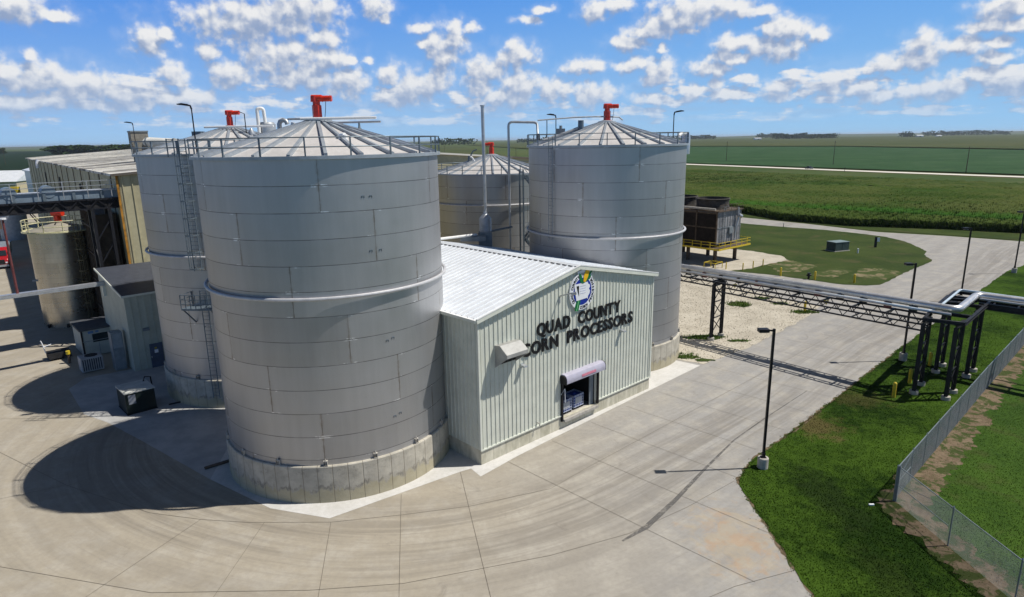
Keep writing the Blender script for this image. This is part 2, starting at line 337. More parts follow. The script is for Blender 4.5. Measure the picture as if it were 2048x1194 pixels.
def simple_ground(name, c1, c2, c3=None, s=0.2, s2=2.0, bump=0.3, thr=(0.56, 0.66), amt=0.8, stretch=(1, 1, 1)):
    def fn(t, b):
        p = t.v('MULTIPLY', t.co('World'), stretch)
        n = t.noise(p, s, 6, 0.62); m_ = t.noise(p, s2, 5, 0.68)
        k = t.m('ADD', t.m('MULTIPLY', n, 0.55), t.m('MULTIPLY', m_, 0.45))
        c = t.mix(t.ramp(k, 0.36, 0.64), c1, c2)
        if c3: c = t.mix(t.m('MULTIPLY', t.ramp(t.noise(p, s * 1.7, 7, 0.7, 0.4), *thr), amt), c, c3)
        t.put(b.inputs['Base Color'], c); b.inputs['Roughness'].default_value = 0.95
        b.inputs['Specular IOR Level'].default_value = 0.1
        t.put(b.inputs['Normal'], t.bump(t.noise(p, s2 * 3, 4, 0.7), bump, 0.05))
    return mat(name, fn)
M_apron = simple_ground('new apron concrete', (0.50, 0.49, 0.46), (0.60, 0.59, 0.57), (0.40, 0.38, 0.34), 0.5, 3, 0.15, (0.6, 0.75), 0.4)
def lawn_fn(gain):
    def fn(t, b):
        p = t.co('World')
        n = t.noise(p, 0.11, 5, 0.6); m_ = t.noise(p, 1.3, 5, 0.65); f = t.noise(p, 6.0, 3, 0.7)
        k = t.m('ADD', t.m('MULTIPLY', n, 0.55), t.m('ADD', t.m('MULTIPLY', m_, 0.3), t.m('MULTIPLY', f, 0.15)))
        c = t.mix(t.ramp(k, 0.40, 0.60), tuple(x * gain for x in (0.014, 0.034, 0.005)), tuple(x * gain for x in (0.056, 0.108, 0.013)))
        def spot(cx, cy, sx, sy, r, amt, col, cc):
            d = t.v('LENGTH', t.v('MULTIPLY', t.v('SUBTRACT', p, (cx, cy, 0)), (1 / sx, 1 / sy, 0)))
            d = t.m('ADD', d, t.m('MULTIPLY', t.m('SUBTRACT', t.noise(p, 0.9, 6, 0.7), 0.5), 2.6))
            return t.mix(t.m('MULTIPLY', t.ramp(d, 0.25, 1.0, 1, 0), amt), cc, col)
        c = spot(23.5, 46.3, 2.6, 3.2, 1, 0.75, (0.105, 0.080, 0.035), c)
        c = spot(29.5, 51.5, 3.5, 2.5, 1, 0.5, (0.075, 0.065, 0.025), c)
        c = spot(19.5, 36.0, 2.0, 5.5, 1, 0.65, (0.016, 0.028, 0.008), c)
        c = spot(19.0, 28.5, 1.5, 4.0, 1, 0.5, (0.020, 0.032, 0.008), c)
        t.put(b.inputs['Base Color'], c); b.inputs['Roughness'].default_value = 1.0; b.inputs['Specular IOR Level'].default_value = 0.04
        t.put(b.inputs['Normal'], t.bump(f, 0.4, 0.05))
    return fn
M_grass = mat('mown grass', lawn_fn(0.85))
M_grass2 = simple_ground('bright lawn', (0.026, 0.060, 0.008), (0.052, 0.104, 0.013), (0.056, 0.066, 0.020), 0.18, 3.0, 0.6, (0.52, 0.66), 0.6)
M_grassI = simple_ground('dry island grass', (0.026, 0.046, 0.010), (0.052, 0.074, 0.017), (0.082, 0.076, 0.034), 0.10, 2.2, 0.6, (0.52, 0.66), 0.6)
M_gravel = simple_ground('white crushed stone', (0.38, 0.345, 0.28), (0.52, 0.48, 0.40), (0.30, 0.26, 0.19), 0.35, 5.0, 0.6, (0.58, 0.70), 0.6)
M_dirt = simple_ground('bare brown soil', (0.12, 0.088, 0.056), (0.20, 0.152, 0.102), (0.036, 0.060, 0.012), 0.5, 4, 0.5, (0.47, 0.55), 0.9)
M_sand = simple_ground('pale dry soil', (0.15, 0.130, 0.070), (0.25, 0.205, 0.125), (0.050, 0.074, 0.018), 0.30, 4, 0.5, (0.40, 0.52), 0.97)
M_broad = simple_ground('broad farmland', (0.055, 0.080, 0.022), (0.085, 0.105, 0.032), (0.045, 0.080, 0.025), 0.003, 0.05, 0.0, (0.5, 0.55), 0.5)
M_soy = simple_ground('soybean canopy', (0.020, 0.056, 0.017), (0.036, 0.084, 0.028), (0.075, 0.115, 0.055), 0.02, 0.35, 0.2, (0.52, 0.68), 0.55, (1, 1, 1))
M_olive = simple_ground('tasselled far corn', (0.050, 0.068, 0.020), (0.076, 0.086, 0.030), (0.034, 0.056, 0.018), 0.004, 0.08, 0.1, (0.55, 0.62), 0.6)
M_lowcrop = simple_ground('low olive crop', (0.036, 0.068, 0.015), (0.064, 0.094, 0.024), (0.085, 0.092, 0.035), 0.02, 0.6, 0.5, (0.5, 0.62), 0.6)
M_darkf = simple_ground('dark far field', (0.008, 0.020, 0.008), (0.013, 0.030, 0.011), (0.010, 0.018, 0.008), 0.004, 0.08, 0.1)
M_verge = simple_ground('rough verge grass', (0.060, 0.080, 0.020), (0.10, 0.10, 0.035), (0.12, 0.09, 0.045), 0.06, 1.2, 0.5)
M_hill = simple_ground('hazy far hills', (0.05, 0.075, 0.035), (0.08, 0.095, 0.045), (0.03, 0.05, 0.03), 0.0012, 0.01, 0.0)
def corn_fn(t, b):
    p = t.co('World')
    n = t.noise(p, 0.03, 5, 0.6); m_ = t.noise(p, 1.1, 5, 0.75); k = t.m('ADD', t.m('MULTIPLY', n, 0.4), t.m('MULTIPLY', m_, 0.6))
    c = t.mix(t.ramp(k, 0.38, 0.62), (0.022, 0.050, 0.008), (0.064, 0.092, 0.020))
    c = t.mix(t.m('MULTIPLY', t.ramp(t.noise(p, 0.012, 4, 0.6), 0.5, 0.62), 0.4), c, (0.035, 0.085, 0.014))
    c = t.mix(t.m('MULTIPLY', t.ramp(t.noise(p, 4.0, 2, 0.6), 0.58, 0.7), 0.55), c, (0.115, 0.108, 0.042))
    bd_ = t.m('ABSOLUTE', t.m('SUBTRACT', t.m('ADD', t.v('DOT_PRODUCT', p, (0.656, 0.755, 0)), t.m('MULTIPLY', t.m('SUBTRACT', t.noise(p, 0.08, 3, 0.6), 0.5), 9.0)), 205.0))
    c = t.mix(t.m('MULTIPLY', t.ramp(bd_, 3.0, 9.0, 1, 0), 0.75), c, (0.035, 0.105, 0.014))
    far_ = t.m('GREATER_THAN', t.v('DOT_PRODUCT', p, (0.656, 0.755, 0)), 213.0)
    c = t.mix(t.m('MULTIPLY', far_, t.m('MULTIPLY', t.ramp(n, 0.4, 0.6), 0.45)), c, (0.085, 0.095, 0.032))
    t.put(b.inputs['Base Color'], c); b.inputs['Roughness'].default_value = 1.0; b.inputs['Specular IOR Level'].default_value = 0.04
M_corn = mat('corn leaves and tassels', corn_fn)
def leaf_fn(c1, c2):
    def fn(t, b):
        o = t.n.new('ShaderNodeObjectInfo'); n = t.noise(t.co('World'), 0.6, 4, 0.7)
        t.put(b.inputs['Base Color'], t.mix(t.ramp(n, 0.35, 0.65), c1, c2)); b.inputs['Roughness'].default_value = 1.0; b.inputs['Specular IOR Level'].default_value = 0.05
    return fn
M_leaf = mat('tree leaves', leaf_fn((0.018, 0.040, 0.012), (0.050, 0.085, 0.022)))
M_bark = paint('bark', (0.10, 0.075, 0.05), 0.9, 0, 0.3, 3)
M_blade = mat('grass blades', lawn_fn(0.95))
M_weed = mat('weed leaves', leaf_fn((0.045, 0.10, 0.015), (0.11, 0.17, 0.03)))
M_chain = paint('chain link wire', (0.30, 0.34, 0.36), 0.4, 0.5, 0.1, 2)

def b2roof_fn(t, b):
    p = t.co('Object'); x, y, z = t.sep(p)
    q = t.xyz(t.m('MULTIPLY', x, 0.05), t.m('MULTIPLY', y, 0.30), 0)
    n = t.noise(q, 1.0, 5, 0.6); n2 = t.noise(p, 0.06, 3, 0.5)
    k = t.m('ADD', t.m('MULTIPLY', n, 0.7), t.m('MULTIPLY', n2, 0.3))
    c = t.mix(t.ramp(k, 0.46, 0.54), (0.66, 0.64, 0.58), (0.12, 0.105, 0.09))
    t.put(b.inputs['Base Color'], c); b.inputs['Roughness'].default_value = 0.6
M_b2roof = mat('streaked old roof sheet', b2roof_fn)
def tyre_fn(t, b):
    n = t.noise(t.co('World'), 1.6, 8, 0.72)
    n2 = t.noise(t.co('World'), 0.6, 3, 0.6)
    t.put(b.inputs['Base Color'], (0.13, 0.125, 0.12)); b.inputs['Roughness'].default_value = 0.8
    t.put(b.inputs['Alpha'], t.m('MULTIPLY', t.ramp(n, 0.30, 0.56), t.ramp(n2, 0.3, 0.6, 0.35, 0.8)))
M_tyremark = mat('faint tyre rubber', tyre_fn)

# ------------------------------------------------------------------ mesh helpers
class MB:
    def __init__(s): s.v = []; s.f = []
    def add(s, vs, fs):
        o = len(s.v); s.v += [tuple(p) for p in vs]; s.f += [tuple(i + o for i in f) for f in fs]; return s
    def box(s, x0, y0, z0, x1, y1, z1):
        vs = [(x0, y0, z0), (x1, y0, z0), (x1, y1, z0), (x0, y1, z0), (x0, y0, z1), (x1, y0, z1), (x1, y1, z1), (x0, y1, z1)]
        return s.add(vs, [(0, 3, 2, 1), (4, 5, 6, 7), (0, 1, 5, 4), (1, 2, 6, 5), (2, 3, 7, 6), (3, 0, 4, 7)])
    def bar(s, p, q, w, h=None, up=(0, 0, 1)):
        """rectangular bar from p to q; w across, h along up"""
        h = w if h is None else h
        p, q = Vector(p), Vector(q); d = (q - p).normalized(); U = Vector(up)
        if abs(d.dot(U)) > 0.98: U = Vector((1, 0, 0))
        X = d.cross(U).normalized(); Y = X.cross(d).normalized()
        vs = []
        for c in (p, q):
            for a, b in ((-1, -1), (1, -1), (1, 1), (-1, 1)): vs.append(c + X * (a * w / 2) + Y * (b * h / 2))
        return s.add(vs, [(0, 3, 2, 1), (4, 5, 6, 7), (0, 1, 5, 4), (1, 2, 6, 5), (2, 3, 7, 6), (3, 0, 4, 7)])
    def tube(s, pts, r, n=8, closed=False, cap=True):
        P = [Vector(p) for p in pts]; m = len(P); rs = r if isinstance(r, (list, tuple)) else [r] * m
        T = []
        for i in range(m):
            if closed: d = P[(i + 1) % m] - P[i - 1]
            else: d = P[min(i + 1, m - 1)] - P[max(i - 1, 0)]
            T.append(d.normalized())
        U = Vector((0, 0, 1)) if abs(T[0].z) < 0.9 else Vector((1, 0, 0))
        X = T[0].cross(U).normalized(); vs = []
        for i in range(m):
            X = (X - T[i] * X.dot(T[i])).normalized(); Y = T[i].cross(X)
            for k in range(n):
                a = 2 * pi * k / n; vs.append(P[i] + (X * cos(a) + Y * sin(a)) * rs[i])
        fs = []
        for i in range(m if closed else m - 1):
            j = (i + 1) % m
            for k in range(n): fs.append((i * n + k, i * n + (k + 1) % n, j * n + (k + 1) % n, j * n + k))
        if cap and not closed:
            fs.append(tuple(range(n))[::-1]); fs.append(tuple((m - 1) * n + k for k in range(n)))
        return s.add(vs, fs)
    def lathe(s, prof, n=64, c=(0, 0), a0=0, capb=False, capt=False):
        vs = []; m = len(prof)
        for r, z in prof:
            for k in range(n):
                a = a0 + 2 * pi * k / n; vs.append((c[0] + r * cos(a), c[1] + r * sin(a), z))
        fs = [(i * n + k, i * n + (k + 1) % n, (i + 1) * n + (k + 1) % n, (i + 1) * n + k) for i in range(m - 1) for k in range(n)]
        if capb: fs.append(tuple(range(n))[::-1])
        if capt: fs.append(tuple((m - 1) * n + k for k in range(n)))
        return s.add(vs, fs)
    def prism(s, poly, z0, z1):
        n = len(poly); vs = [(x, y, z0) for x, y in poly] + [(x, y, z1) for x, y in poly]
        return s.add(vs, [tuple(range(n))[::-1], tuple(range(n, 2 * n))] + [(i, (i + 1) % n, n + (i + 1) % n, n + i) for i in range(n)])
    def prof(s, poly, axis, a, b):
        """extrude a 2-D outline along local x ('x': poly is y,z) or y ('y': poly is x,z)"""
        n = len(poly)
        if axis == 'x': vs = [(a, y, z) for y, z in poly] + [(b, y, z) for y, z in poly]
        else: vs = [(x, a, z) for x, z in poly] + [(x, b, z) for x, z in poly]
        return s.add(vs, [tuple(range(n))[::-1], tuple(range(n, 2 * n))] + [(i, (i + 1) % n, n + (i + 1) % n, n + i) for i in range(n)])
    def build(s, name, m, parent=None, smooth=False, loc=None, bevel=0, world=False):
        me = bpy.data.meshes.new(name)
        vs = s.v
        if world and parent is not None:
            o = parent.location; vs = [(x - o[0], y - o[1], z - o[2]) for x, y, z in vs]
        me.from_pydata(vs, [], s.f); me.materials.append(m); me.update()
        bm = bmesh.new(); bm.from_mesh(me); bmesh.ops.recalc_face_normals(bm, faces=bm.faces); bm.to_mesh(me); bm.free()
        if smooth:
            me.polygons.foreach_set('use_smooth', [True] * len(me.polygons))
            try: me.set_sharp_from_angle(angle=rad(35))
            except Exception: pass
        o = bpy.data.objects.new(name, me); COL.objects.link(o)
        if parent is not None: o.parent = parent
        if loc is not None: o.location = loc
        if bevel:
            b = o.modifiers.new('bevel', 'BEVEL'); b.width = bevel; b.segments = 2; b.limit_method = 'ANGLE'
        return o
def raw(name, vs, fs, m, parent=None):
    me = bpy.data.meshes.new(name); vs = np.asarray(vs, dtype=np.float32); fs = np.asarray(fs, dtype=np.int32)
    me.vertices.add(len(vs)); me.vertices.foreach_set('co', vs.ravel())
    k = fs.shape[1]; me.loops.add(fs.size); me.loops.foreach_set('vertex_index', fs.ravel())
    me.polygons.add(len(fs)); me.polygons.foreach_set('loop_start', np.arange(0, fs.size, k, dtype=np.int32))
    me.polygons.foreach_set('loop_total', np.full(len(fs), k, dtype=np.int32))
    me.update(calc_edges=True); me.materials.append(m)
    o = bpy.data.objects.new(name, me); COL.objects.link(o)
    if parent is not None: o.parent = parent
    return o
def tag(o, label, cat, group=None):
    o['label'] = label; o['category'] = cat
    if group: o['group'] = group
    return o
def thing(name, label, cat, loc=(0, 0, 0), rz=0, group=None):
    o = bpy.data.objects.new(name, None); COL.objects.link(o); o.empty_display_size = 0.5
    o.location = loc; o.rotation_euler = (0, 0, rz); return tag(o, label, cat, group)
def kind(o, k='structure'): o['kind'] = k; return o
def dup(root, loc, rz, label, group=None):
    r = root.copy(); COL.objects.link(r); r.location = loc; r.rotation_euler = (0, 0, rz); r['label'] = label
    if group: r['group'] = group
    for ch in list(root.children):
        c = ch.copy(); COL.objects.link(c); c.parent = r
        for g_ in ch.children:
            d = g_.copy(); COL.objects.link(d); d.parent = c
    return r
def sheet(name, poly, z, m, k='structure', thick=0.0):
    mb = MB()
    if thick: mb.prism(poly, z - thick, z)
    else: mb.add([(x, y, z) for x, y in poly], [tuple(range(len(poly)))])
    o = mb.build(name, m); kind(o, k); return o
def rough_poly(poly, step=0.6, amp=0.12, seed=1):
    r = random.Random(seed); out = []
    n = len(poly)
    for i in range(n):
        a = Vector(poly[i]); b = Vector(poly[(i + 1) % n]); L = (b - a).length; m = max(1, int(L / step))
        if m > 400: m = 400
        d = (b - a) / max(L, 1e-6); nn = Vector((-d.y, d.x)); w_ = 0
        for j in range(m):
            w_ = w_ * 0.5 + r.uniform(-amp, amp); q = a + (b - a) * (j / m) + nn * w_; out.append((q.x, q.y))
    return out
Uu = Vector((0.7278, 0.6858)); Nn = Vector((0.6858, -0.7278)); A0 = Vector((-2.3, 40.82)); RZ = atan2(0.6858, 0.7278)
def P2(u, n): q = A0 + Uu * u + Nn * n; return (q.x, q.y)
def rot2(deg): return rad(deg)

# ================================================================== the land
g_ = MB()
ring = [0, 60, 150, 400, 1200, 4000, 12000, 40000]
g_.add([(-30000, -500, -0.06), (30000, -500, -0.06), (30000, 30000, -0.06), (-30000, 30000, -0.06)], [(0, 1, 2, 3)])
kind(g_.build('ground', M_broad))
yard = [(-140, 10), (20, 10), (14.6, 20), (14.6, 38.5), (16.3, 40.6), (28, 51.9), (42.5, 66.2), (65.8, 88.5), (85.1, 104.9), (130, 148), (150, 120), (158, 128), (132, 158), (105.7, 131.5), (95.6, 140.4), (84.6, 147.9), (75.7, 163.5), (63.6, 180.4), (50, 200), (-20, 210), (-60, 330), (-190, 330), (-160, 120)]
yard = [(-140, 8), (22, 8), (22, 42), (150, 60), (150, 112), (112.4, 137.0), (105.7, 131.5), (95.6, 140.4), (84.6, 147.9), (75.7, 163.5), (63.6, 180.4), (50, 204), (-30, 215), (-60, 330), (-190, 330), (-160, 120)]
sheet('yard_pavement', yard, 0.0, M_yard)
# lawns to the south-east of the road (grass over the sheet)
lawn = [(14.65, 8), (14.6, 27), (14.6, 36.0), (14.7, 38.3), (16.3, 40.6), (22.5, 46.3), (28.0, 51.9), (36.7, 60.4), (42.5, 66.2), (54, 77.3), (65.8, 88.5), (80.4, 102.4), (92, 111), (150, 132), (300, 60), (300, 8)]
sheet('lawn', rough_poly(lawn, 0.35, 0.10, 3), 0.035, M_grass)
# fenced plot beyond the chain link fence
plot = [(23.45, 8), (24.2, 27), (23.3, 35.5), (28.6, 40.4), (39.8, 51.5), (54.5, 65.2), (90, 99), (200, 80), (200, 8)]
sheet('fenced_lawn', plot, 0.045, M_grass2)
strip = [(23.0, 8), (23.3, 22), (22.7, 28), (22.1, 33), (22.2, 35.6), (23.6, 36.7), (28.4, 41.0), (39.5, 52.1), (54.2, 65.8), (90, 99.6), (90.8, 98.2), (55.0, 64.0), (40.6, 50.2), (29.4, 39.0), (25.6, 35.2), (24.6, 33.6), (25.0, 28), (25.9, 22), (25.8, 8)]
sheet('soil_strip', rough_poly(strip, 0.25, 0.30, 5), 0.055, M_dirt)
island = [(59.2, 167.6), (66, 160), (74.7, 152.4), (79, 146.5), (82.2, 140.3), (82.6, 135), (82.0, 130.6), (79.7, 122.2), (76.5, 117.5), (74.8, 112.6), (65, 103.5), (55.2, 94.1), (53, 93.8), (50.0, 94.8), (43.3, 101.6), (35.6, 107.1), (20, 119), (0, 150), (5, 185), (30, 190), (50, 178)]
sheet('island_lawn', rough_poly(island, 0.8, 0.15, 6), 0.035, M_grassI)
pad = [(33, 104.5), (40.5, 107.6), (43.9, 110.5), (50.0, 114.6), (50.6, 119.6), (47, 125), (30, 140), (10, 135), (10, 112)]
sheet('cooling_tower_pad', rough_poly(pad, 0.5, 0.2, 31), 0.075, M_gravel)
sheet('bare_patch', rough_poly([(57.5, 97.5), (63.5, 102.6), (62.5, 106.5), (58.5, 106.2), (54.5, 100.5)], 0.6, 0.35, 7), 0.05, M_sand)
sheet('bare_patch', rough_poly([(44.5, 104.5), (48.5, 104.8), (52.5, 109), (50.5, 115), (46, 119), (44.6, 113)], 0.6, 0.4, 8), 0.05, M_sand)
sheet('bare_patch', rough_poly([(50.5, 99.5), (56.5, 104.5), (55, 106.8), (50, 104), (48.2, 101.2)], 0.6, 0.4, 18), 0.05, M_sand)
gravel = [(5, 118), (22, 106), (28.2, 103.6), (31.1, 98.7), (37.5, 87.4), (40.7, 82.5), (36.9, 77.5), (30.6, 70.9), (24.9, 65.4), (20.8, 62.0), (18.9, 60.6), (15.5, 63.4), (3, 74), (-15, 95)]
sheet('gravel_area', rough_poly(gravel, 0.5, 0.15, 9), 0.02, M_gravel)
for i, (cx, cy, rx, ry) in enumerate([(37.3, 79.6, 1.9, 0.9), (30.5, 84, 1.6, 1.6), (34.5, 87, 1.2, 0.8), (21.5, 69.5, 2.6, 0.9), (17.6, 62.9, 1.6, 0.7), (19.3, 61.9, 1.2, 0.6), (25, 68, 1.3, 0.5), (36, 84, 1.3, 0.7)]):
    pl = [(cx + rx * cos(a * pi / 6) * R_.uniform(.7, 1.2), cy + ry * sin(a * pi / 6) * R_.uniform(.7, 1.2)) for a in range(12)]
    sheet('weed_patch', rough_poly(pl, 0.25, 0.16, 20 + i), 0.045, M_grassI)
# pale new aprons round the tanks
apronF = [(-15.2, 35.8), (-11.2, 34.6), (-3.7, 40.0), (-3.0, 40.4), (-2.3, 39.3), (0.3, 42.2), (9, 50.9), (18.5, 60.3), (14, 64), (5, 60), (-8, 55), (-22, 48), (-20.6, 39.5)]
sheet('apron', apronF, 0.010, M_apron)
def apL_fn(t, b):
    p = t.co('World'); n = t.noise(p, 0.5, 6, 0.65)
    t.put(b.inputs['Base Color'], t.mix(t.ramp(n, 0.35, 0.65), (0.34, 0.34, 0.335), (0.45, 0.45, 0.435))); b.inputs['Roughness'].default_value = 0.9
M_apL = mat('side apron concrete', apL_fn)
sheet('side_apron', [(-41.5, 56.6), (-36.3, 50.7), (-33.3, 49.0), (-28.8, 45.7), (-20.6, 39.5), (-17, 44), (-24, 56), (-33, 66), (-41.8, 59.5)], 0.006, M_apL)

# slab joints
jt = MB()
def joint(pts, w_=0.022):
    for a, b in zip(pts[:-1], pts[1:]):
        a = Vector(a); b = Vector(b); d = (b - a).normalized(); n = Vector((-d.y, d.x)) * w_ / 2
        jt.add([(*(a + n), 0.0165), (*(a - n), 0.0165), (*(b - n), 0.0165), (*(b + n), 0.0165)], [(0, 1, 2, 3)])
joint([(-40, 45), (-30, 39), (-22.5, 35.5), (-19, 34.7), (-16, 34.3), (-11, 34.2), (-6.9, 34.85), (-2.8, 35.7), (2.3, 37.6)] + [P2(s, 5.4) for s in (5, 30, 60)])
joint([(-45, 38), (-28, 30.5), (-18.5, 28.2), (-10.5, 28.2), (-5.8, 28.6), (1.85, 30.7), (6.5, 32.6), (10.5, 35.2), (14.4, 38.2)])
joint([(1, 23), (6, 25.5), (11, 28.0), (14.6, 29.2)])
for k in range(13): joint([P2(1.67 + 4.55 * k, 0.9), P2(1.9 + 4.55 * k, 12.3 if k > 2 else 19)])
for a, b in (((-3.7, 39.9), (-0.8, 25)), ((-7.3, 37.2), (-5.6, 26)), ((-11, 34.2), (-9.6, 26)), ((-15, 34.3), (-15.2, 26)), ((-19, 34.7), (-22, 27)), ((-30, 39), (-38, 35)), ((-36, 50), (-50, 50))): joint([a, b])
fr_ = MB(); rr0 = random.Random(4)
for a, b in zip([(14.6, 20), (14.6, 27), (14.6, 36.0), (14.7, 38.3), (16.3, 40.6), (28.0, 51.9), (42.5, 66.2)][:-1], [(14.6, 27), (14.6, 36.0), (14.7, 38.3), (16.3, 40.6), (28.0, 51.9), (42.5, 66.2)]):
    a = Vector(a); b = Vector(b); d = (b - a).normalized(); n = Vector((-d.y, d.x)); L = (b - a).length; m = max(2, int(L / .3)); W0 = [rr0.uniform(.02, .26) for _ in range(m + 1)]
    for i in range(m):
        p = a + d * (L * i / m); q = a + d * (L * (i + 1) / m); fr_.add([(*(p - n * .3), .0125), (*(q - n * .3), .0125), (*(q + n * W0[i + 1]), .0125), (*(p + n * W0[i]), .0125)], [(0, 1, 2, 3)])
kind(fr_.build('soil_edge', M_dirt))
kind(jt.build('pavement_joints', paint('joint tar', (0.15, 0.13, 0.105), 0.9)))
tm = MB()
tp = [(6.0, 31.9), (7.6, 33.2), (9.98, 36.0), (13.0, 39.9), (16.4, 44.1), (20, 47.7), (26, 53.4)]
for a, b, wa, wb in zip(tp[:-1], tp[1:], (0.12, .36, .30, .2, .12, .1), (.36, .30, .2, .12, .1, .05)):
    a = Vector(a); b = Vector(b); d = (b - a).normalized(); n = Vector((-d.y, d.x)) / 2
    tm.add([(*(a + n * wa), 0.021), (*(a - n * wa), 0.021), (*(b - n * wb), 0.021), (*(b + n * wb), 0.021)], [(0, 1, 2, 3)])
kind(tm.build('tyre_mark', M_tyremark))

# ---- fields, county road, hills
croad = [(30, 790), (90, 655), (144.0, 538.1), (174.4, 477.2), (196.4, 429.4), (223.6, 375.6), (253.5, 322.3), (330, 190), (420, 40)]
def ribbon(name, pts, w_, z, m, k='structure'):
    mb = MB(); L = []
    for i, p in enumerate(pts):
        a = Vector(pts[max(i - 1, 0)]); b = Vector(pts[min(i + 1, len(pts) - 1)]); d = (b - a).normalized(); n = Vector((-d.y, d.x)) * w_ / 2
        L.append((Vector(p) + n, Vector(p) - n))
    for (a, b), (c, d) in zip(L[:-1], L[1:]): mb.add([(*a, z), (*b, z), (*d, z), (*c, z)], [(0, 1, 2, 3)])
    return kind(mb.build(name, m), k)
ribbon('verge', croad, 34, 0.05, M_verge)
ribbon('county_road', croad, 11.5, 0.30, simple_ground('county road concrete', (0.60, 0.57, 0.50), (0.70, 0.67, 0.60), None, 0.05, 1.0, 0.1))
sheet('soybean_field', [(108, 650), (158, 540), (212, 432), (270, 325), (350, 190), (440, 60), (900, 300), (800, 760), (615, 790), (600, 1200), (380, 1500), (80, 1500), (40, 800)], 0.7, M_soy)
sheet('far_cornfield', [(40, 1520), (380, 1520), (610, 1220), (625, 800), (810, 770), (1000, 300), (4500, 1500), (3500, 5200), (200, 5200), (-200, 3000)], 1.6, M_olive)
sheet('dark_field', [(-1400, 300), (-330, 330), (-260, 700), (-700, 2600), (-6000, 5200), (-9000, 3000)], 0.5, M_darkf)
sheet('olive_field', [(-250, 700), (-60, 330), (40, 330), (40, 760), (0, 900), (-200, 2600), (-680, 2600)], 0.4, M_olive)
sheet('green_strip', [(-230, 430), (30, 430), (10, 520), (-230, 520)], 0.5, M_soy)
sheet('road_verge_grass', rough_poly([(50, 208), (63.6, 183), (75.7, 166), (84.6, 150), (95.6, 142.2), (105.7, 133.5), (114, 138), (150, 113), (158, 124), (112, 146), (84, 160), (72, 172), (62, 200)], 2, 0.3, 4), 0.03, M_grassI)
def hills(name, x0, x1, y0, h, seed):
    r = np.random.RandomState(seed); n = 160; xs = np.linspace(x0, x1, n)
    z = sum(np.sin(xs / s + r.rand() * 6) * a for s, a in ((2600, .5), (1300, .3), (700, .2), (260, .06))) * h * 0.5 + h * 0.55
    z = np.clip(z, 0.5, None) * np.clip(np.minimum(xs - x0, x1 - xs) / (0.2 * (x1 - x0)), 0, 1)
    mb = MB()
    for j, (yy, kz) in enumerate(((0, 0), (900, .55), (2000, 1), (3200, .6), (4200, 0))):
        mb.v += [(x, y0 + yy, kz * q - 0.02) for x, q in zip(xs, z)]
    mb.f = [(j * n + i, j * n + i + 1, (j + 1) * n + i + 1, (j + 1) * n + i) for j in range(4) for i in range(n - 1)]
    return kind(mb.build(name, M_hill, smooth=True))
hills('hills', 1500, 14500, 8500, 58, 3)
hills('hills', -13000, -500, 9500, 42, 8)

# ---- standing corn: canopy grid plus leaf blades, counted as one mass
def in_poly(px, py, poly):
    c = np.zeros(px.shape, bool); n = len(poly); j = n - 1
    for i in range(n):
        xi, yi = poly[i]; xj, yj = poly[j]
        with np.errstate(divide='ignore', invalid='ignore'):
            k = ((yi > py) != (yj > py)) & (px < (xj - xi) * (py - yi) / (yj - yi + 1e-12) + xi)
        c ^= k; j = i
    return c
corn_poly = [(-45, 335), (60, 220), (68, 192), (72, 172), (83.6, 158.5), (102, 150.3), (113.6, 142.6), (150, 122), (220, 75), (330, 30), (262, 165), (196, 280), (166, 332), (140, 385), (116, 432), (88, 490), (40, 610), (-20, 640), (-70, 500)]
rs = np.random.RandomState(5)
def corn_patch(cell, dmin, dmax):
    xs = np.arange(-80, 420, cell); ys = np.arange(15, 810, cell)
    X, Y = np.meshgrid(xs, ys); X = X + rs.uniform(-.3, .3, X.shape) * cell; Y = Y + rs.uniform(-.3, .3, Y.shape) * cell
    D = np.hypot(X, Y); ins = in_poly(X, Y, corn_poly)
    ok = ins & (D >= dmin - cell * 1.5) & (D < dmax + cell * 1.5) & (np.abs(np.arctan2(X, Y)) < 0.80)
    rows = np.sin((X * 0.6858 - Y * 0.7278) * 2 * pi / 3.1) * 0.10
    dip = np.exp(-((0.656 * X + 0.755 * Y - 205) / 6.5) ** 2) * 1.0
    Z = 1.75 + rows + rs.uniform(-.42, .32, X.shape) + np.sin(X / 23) * .12 + np.sin(Y / 31) * .12 - dip
    idx = -np.ones(X.shape, int); idx[ok] = np.arange(ok.sum())
    V = np.c_[X[ok], Y[ok], Z[ok]]
    a = idx[:-1, :-1]; b = idx[:-1, 1:]; c = idx[1:, 1:]; d = idx[1:, :-1]
    m_ = (a >= 0) & (b >= 0) & (c >= 0) & (d >= 0)
    return V, np.c_[a[m_], b[m_], c[m_], d[m_]]
sheet('crop_field', [(-45, 335), (60, 225), (74, 175), (104, 153), (150, 125), (220, 78), (412, 20), (322, 175), (242, 312), (213, 366), (186, 420), (164, 468), (134, 530), (80, 648), (20, 780), (-60, 800), (-70, 500)], 0.25, M_lowcrop)
V1, F1_ = corn_patch(0.8, 0, 300); V2, F2_ = corn_patch(2.0, 300, 900)
o = raw('corn_field', np.r_[V1, V2], np.r_[F1_, F2_ + len(V1)], M_corn); kind(o, 'stuff')
def blades(n, pts_fn, hmin, hmax, wd, lean, z0=0.0):
    x, y, z = pts_fn(n); n = len(x); a = rs.uniform(0, 2 * pi, n); h = rs.uniform(hmin, hmax, n); le = rs.uniform(0, lean, n)
    dx, dy = np.cos(a), np.sin(a); w2 = wd / 2
    V = np.empty((n, 3, 3))
    V[:, 0] = np.c_[x - dy * w2, y + dx * w2, z + z0]; V[:, 1] = np.c_[x + dy * w2, y - dx * w2, z + z0]
    V[:, 2] = np.c_[x + dx * le, y + dy * le, z + z0 + h]
    return V.reshape(-1, 3), np.arange(3 * n).reshape(n, 3)
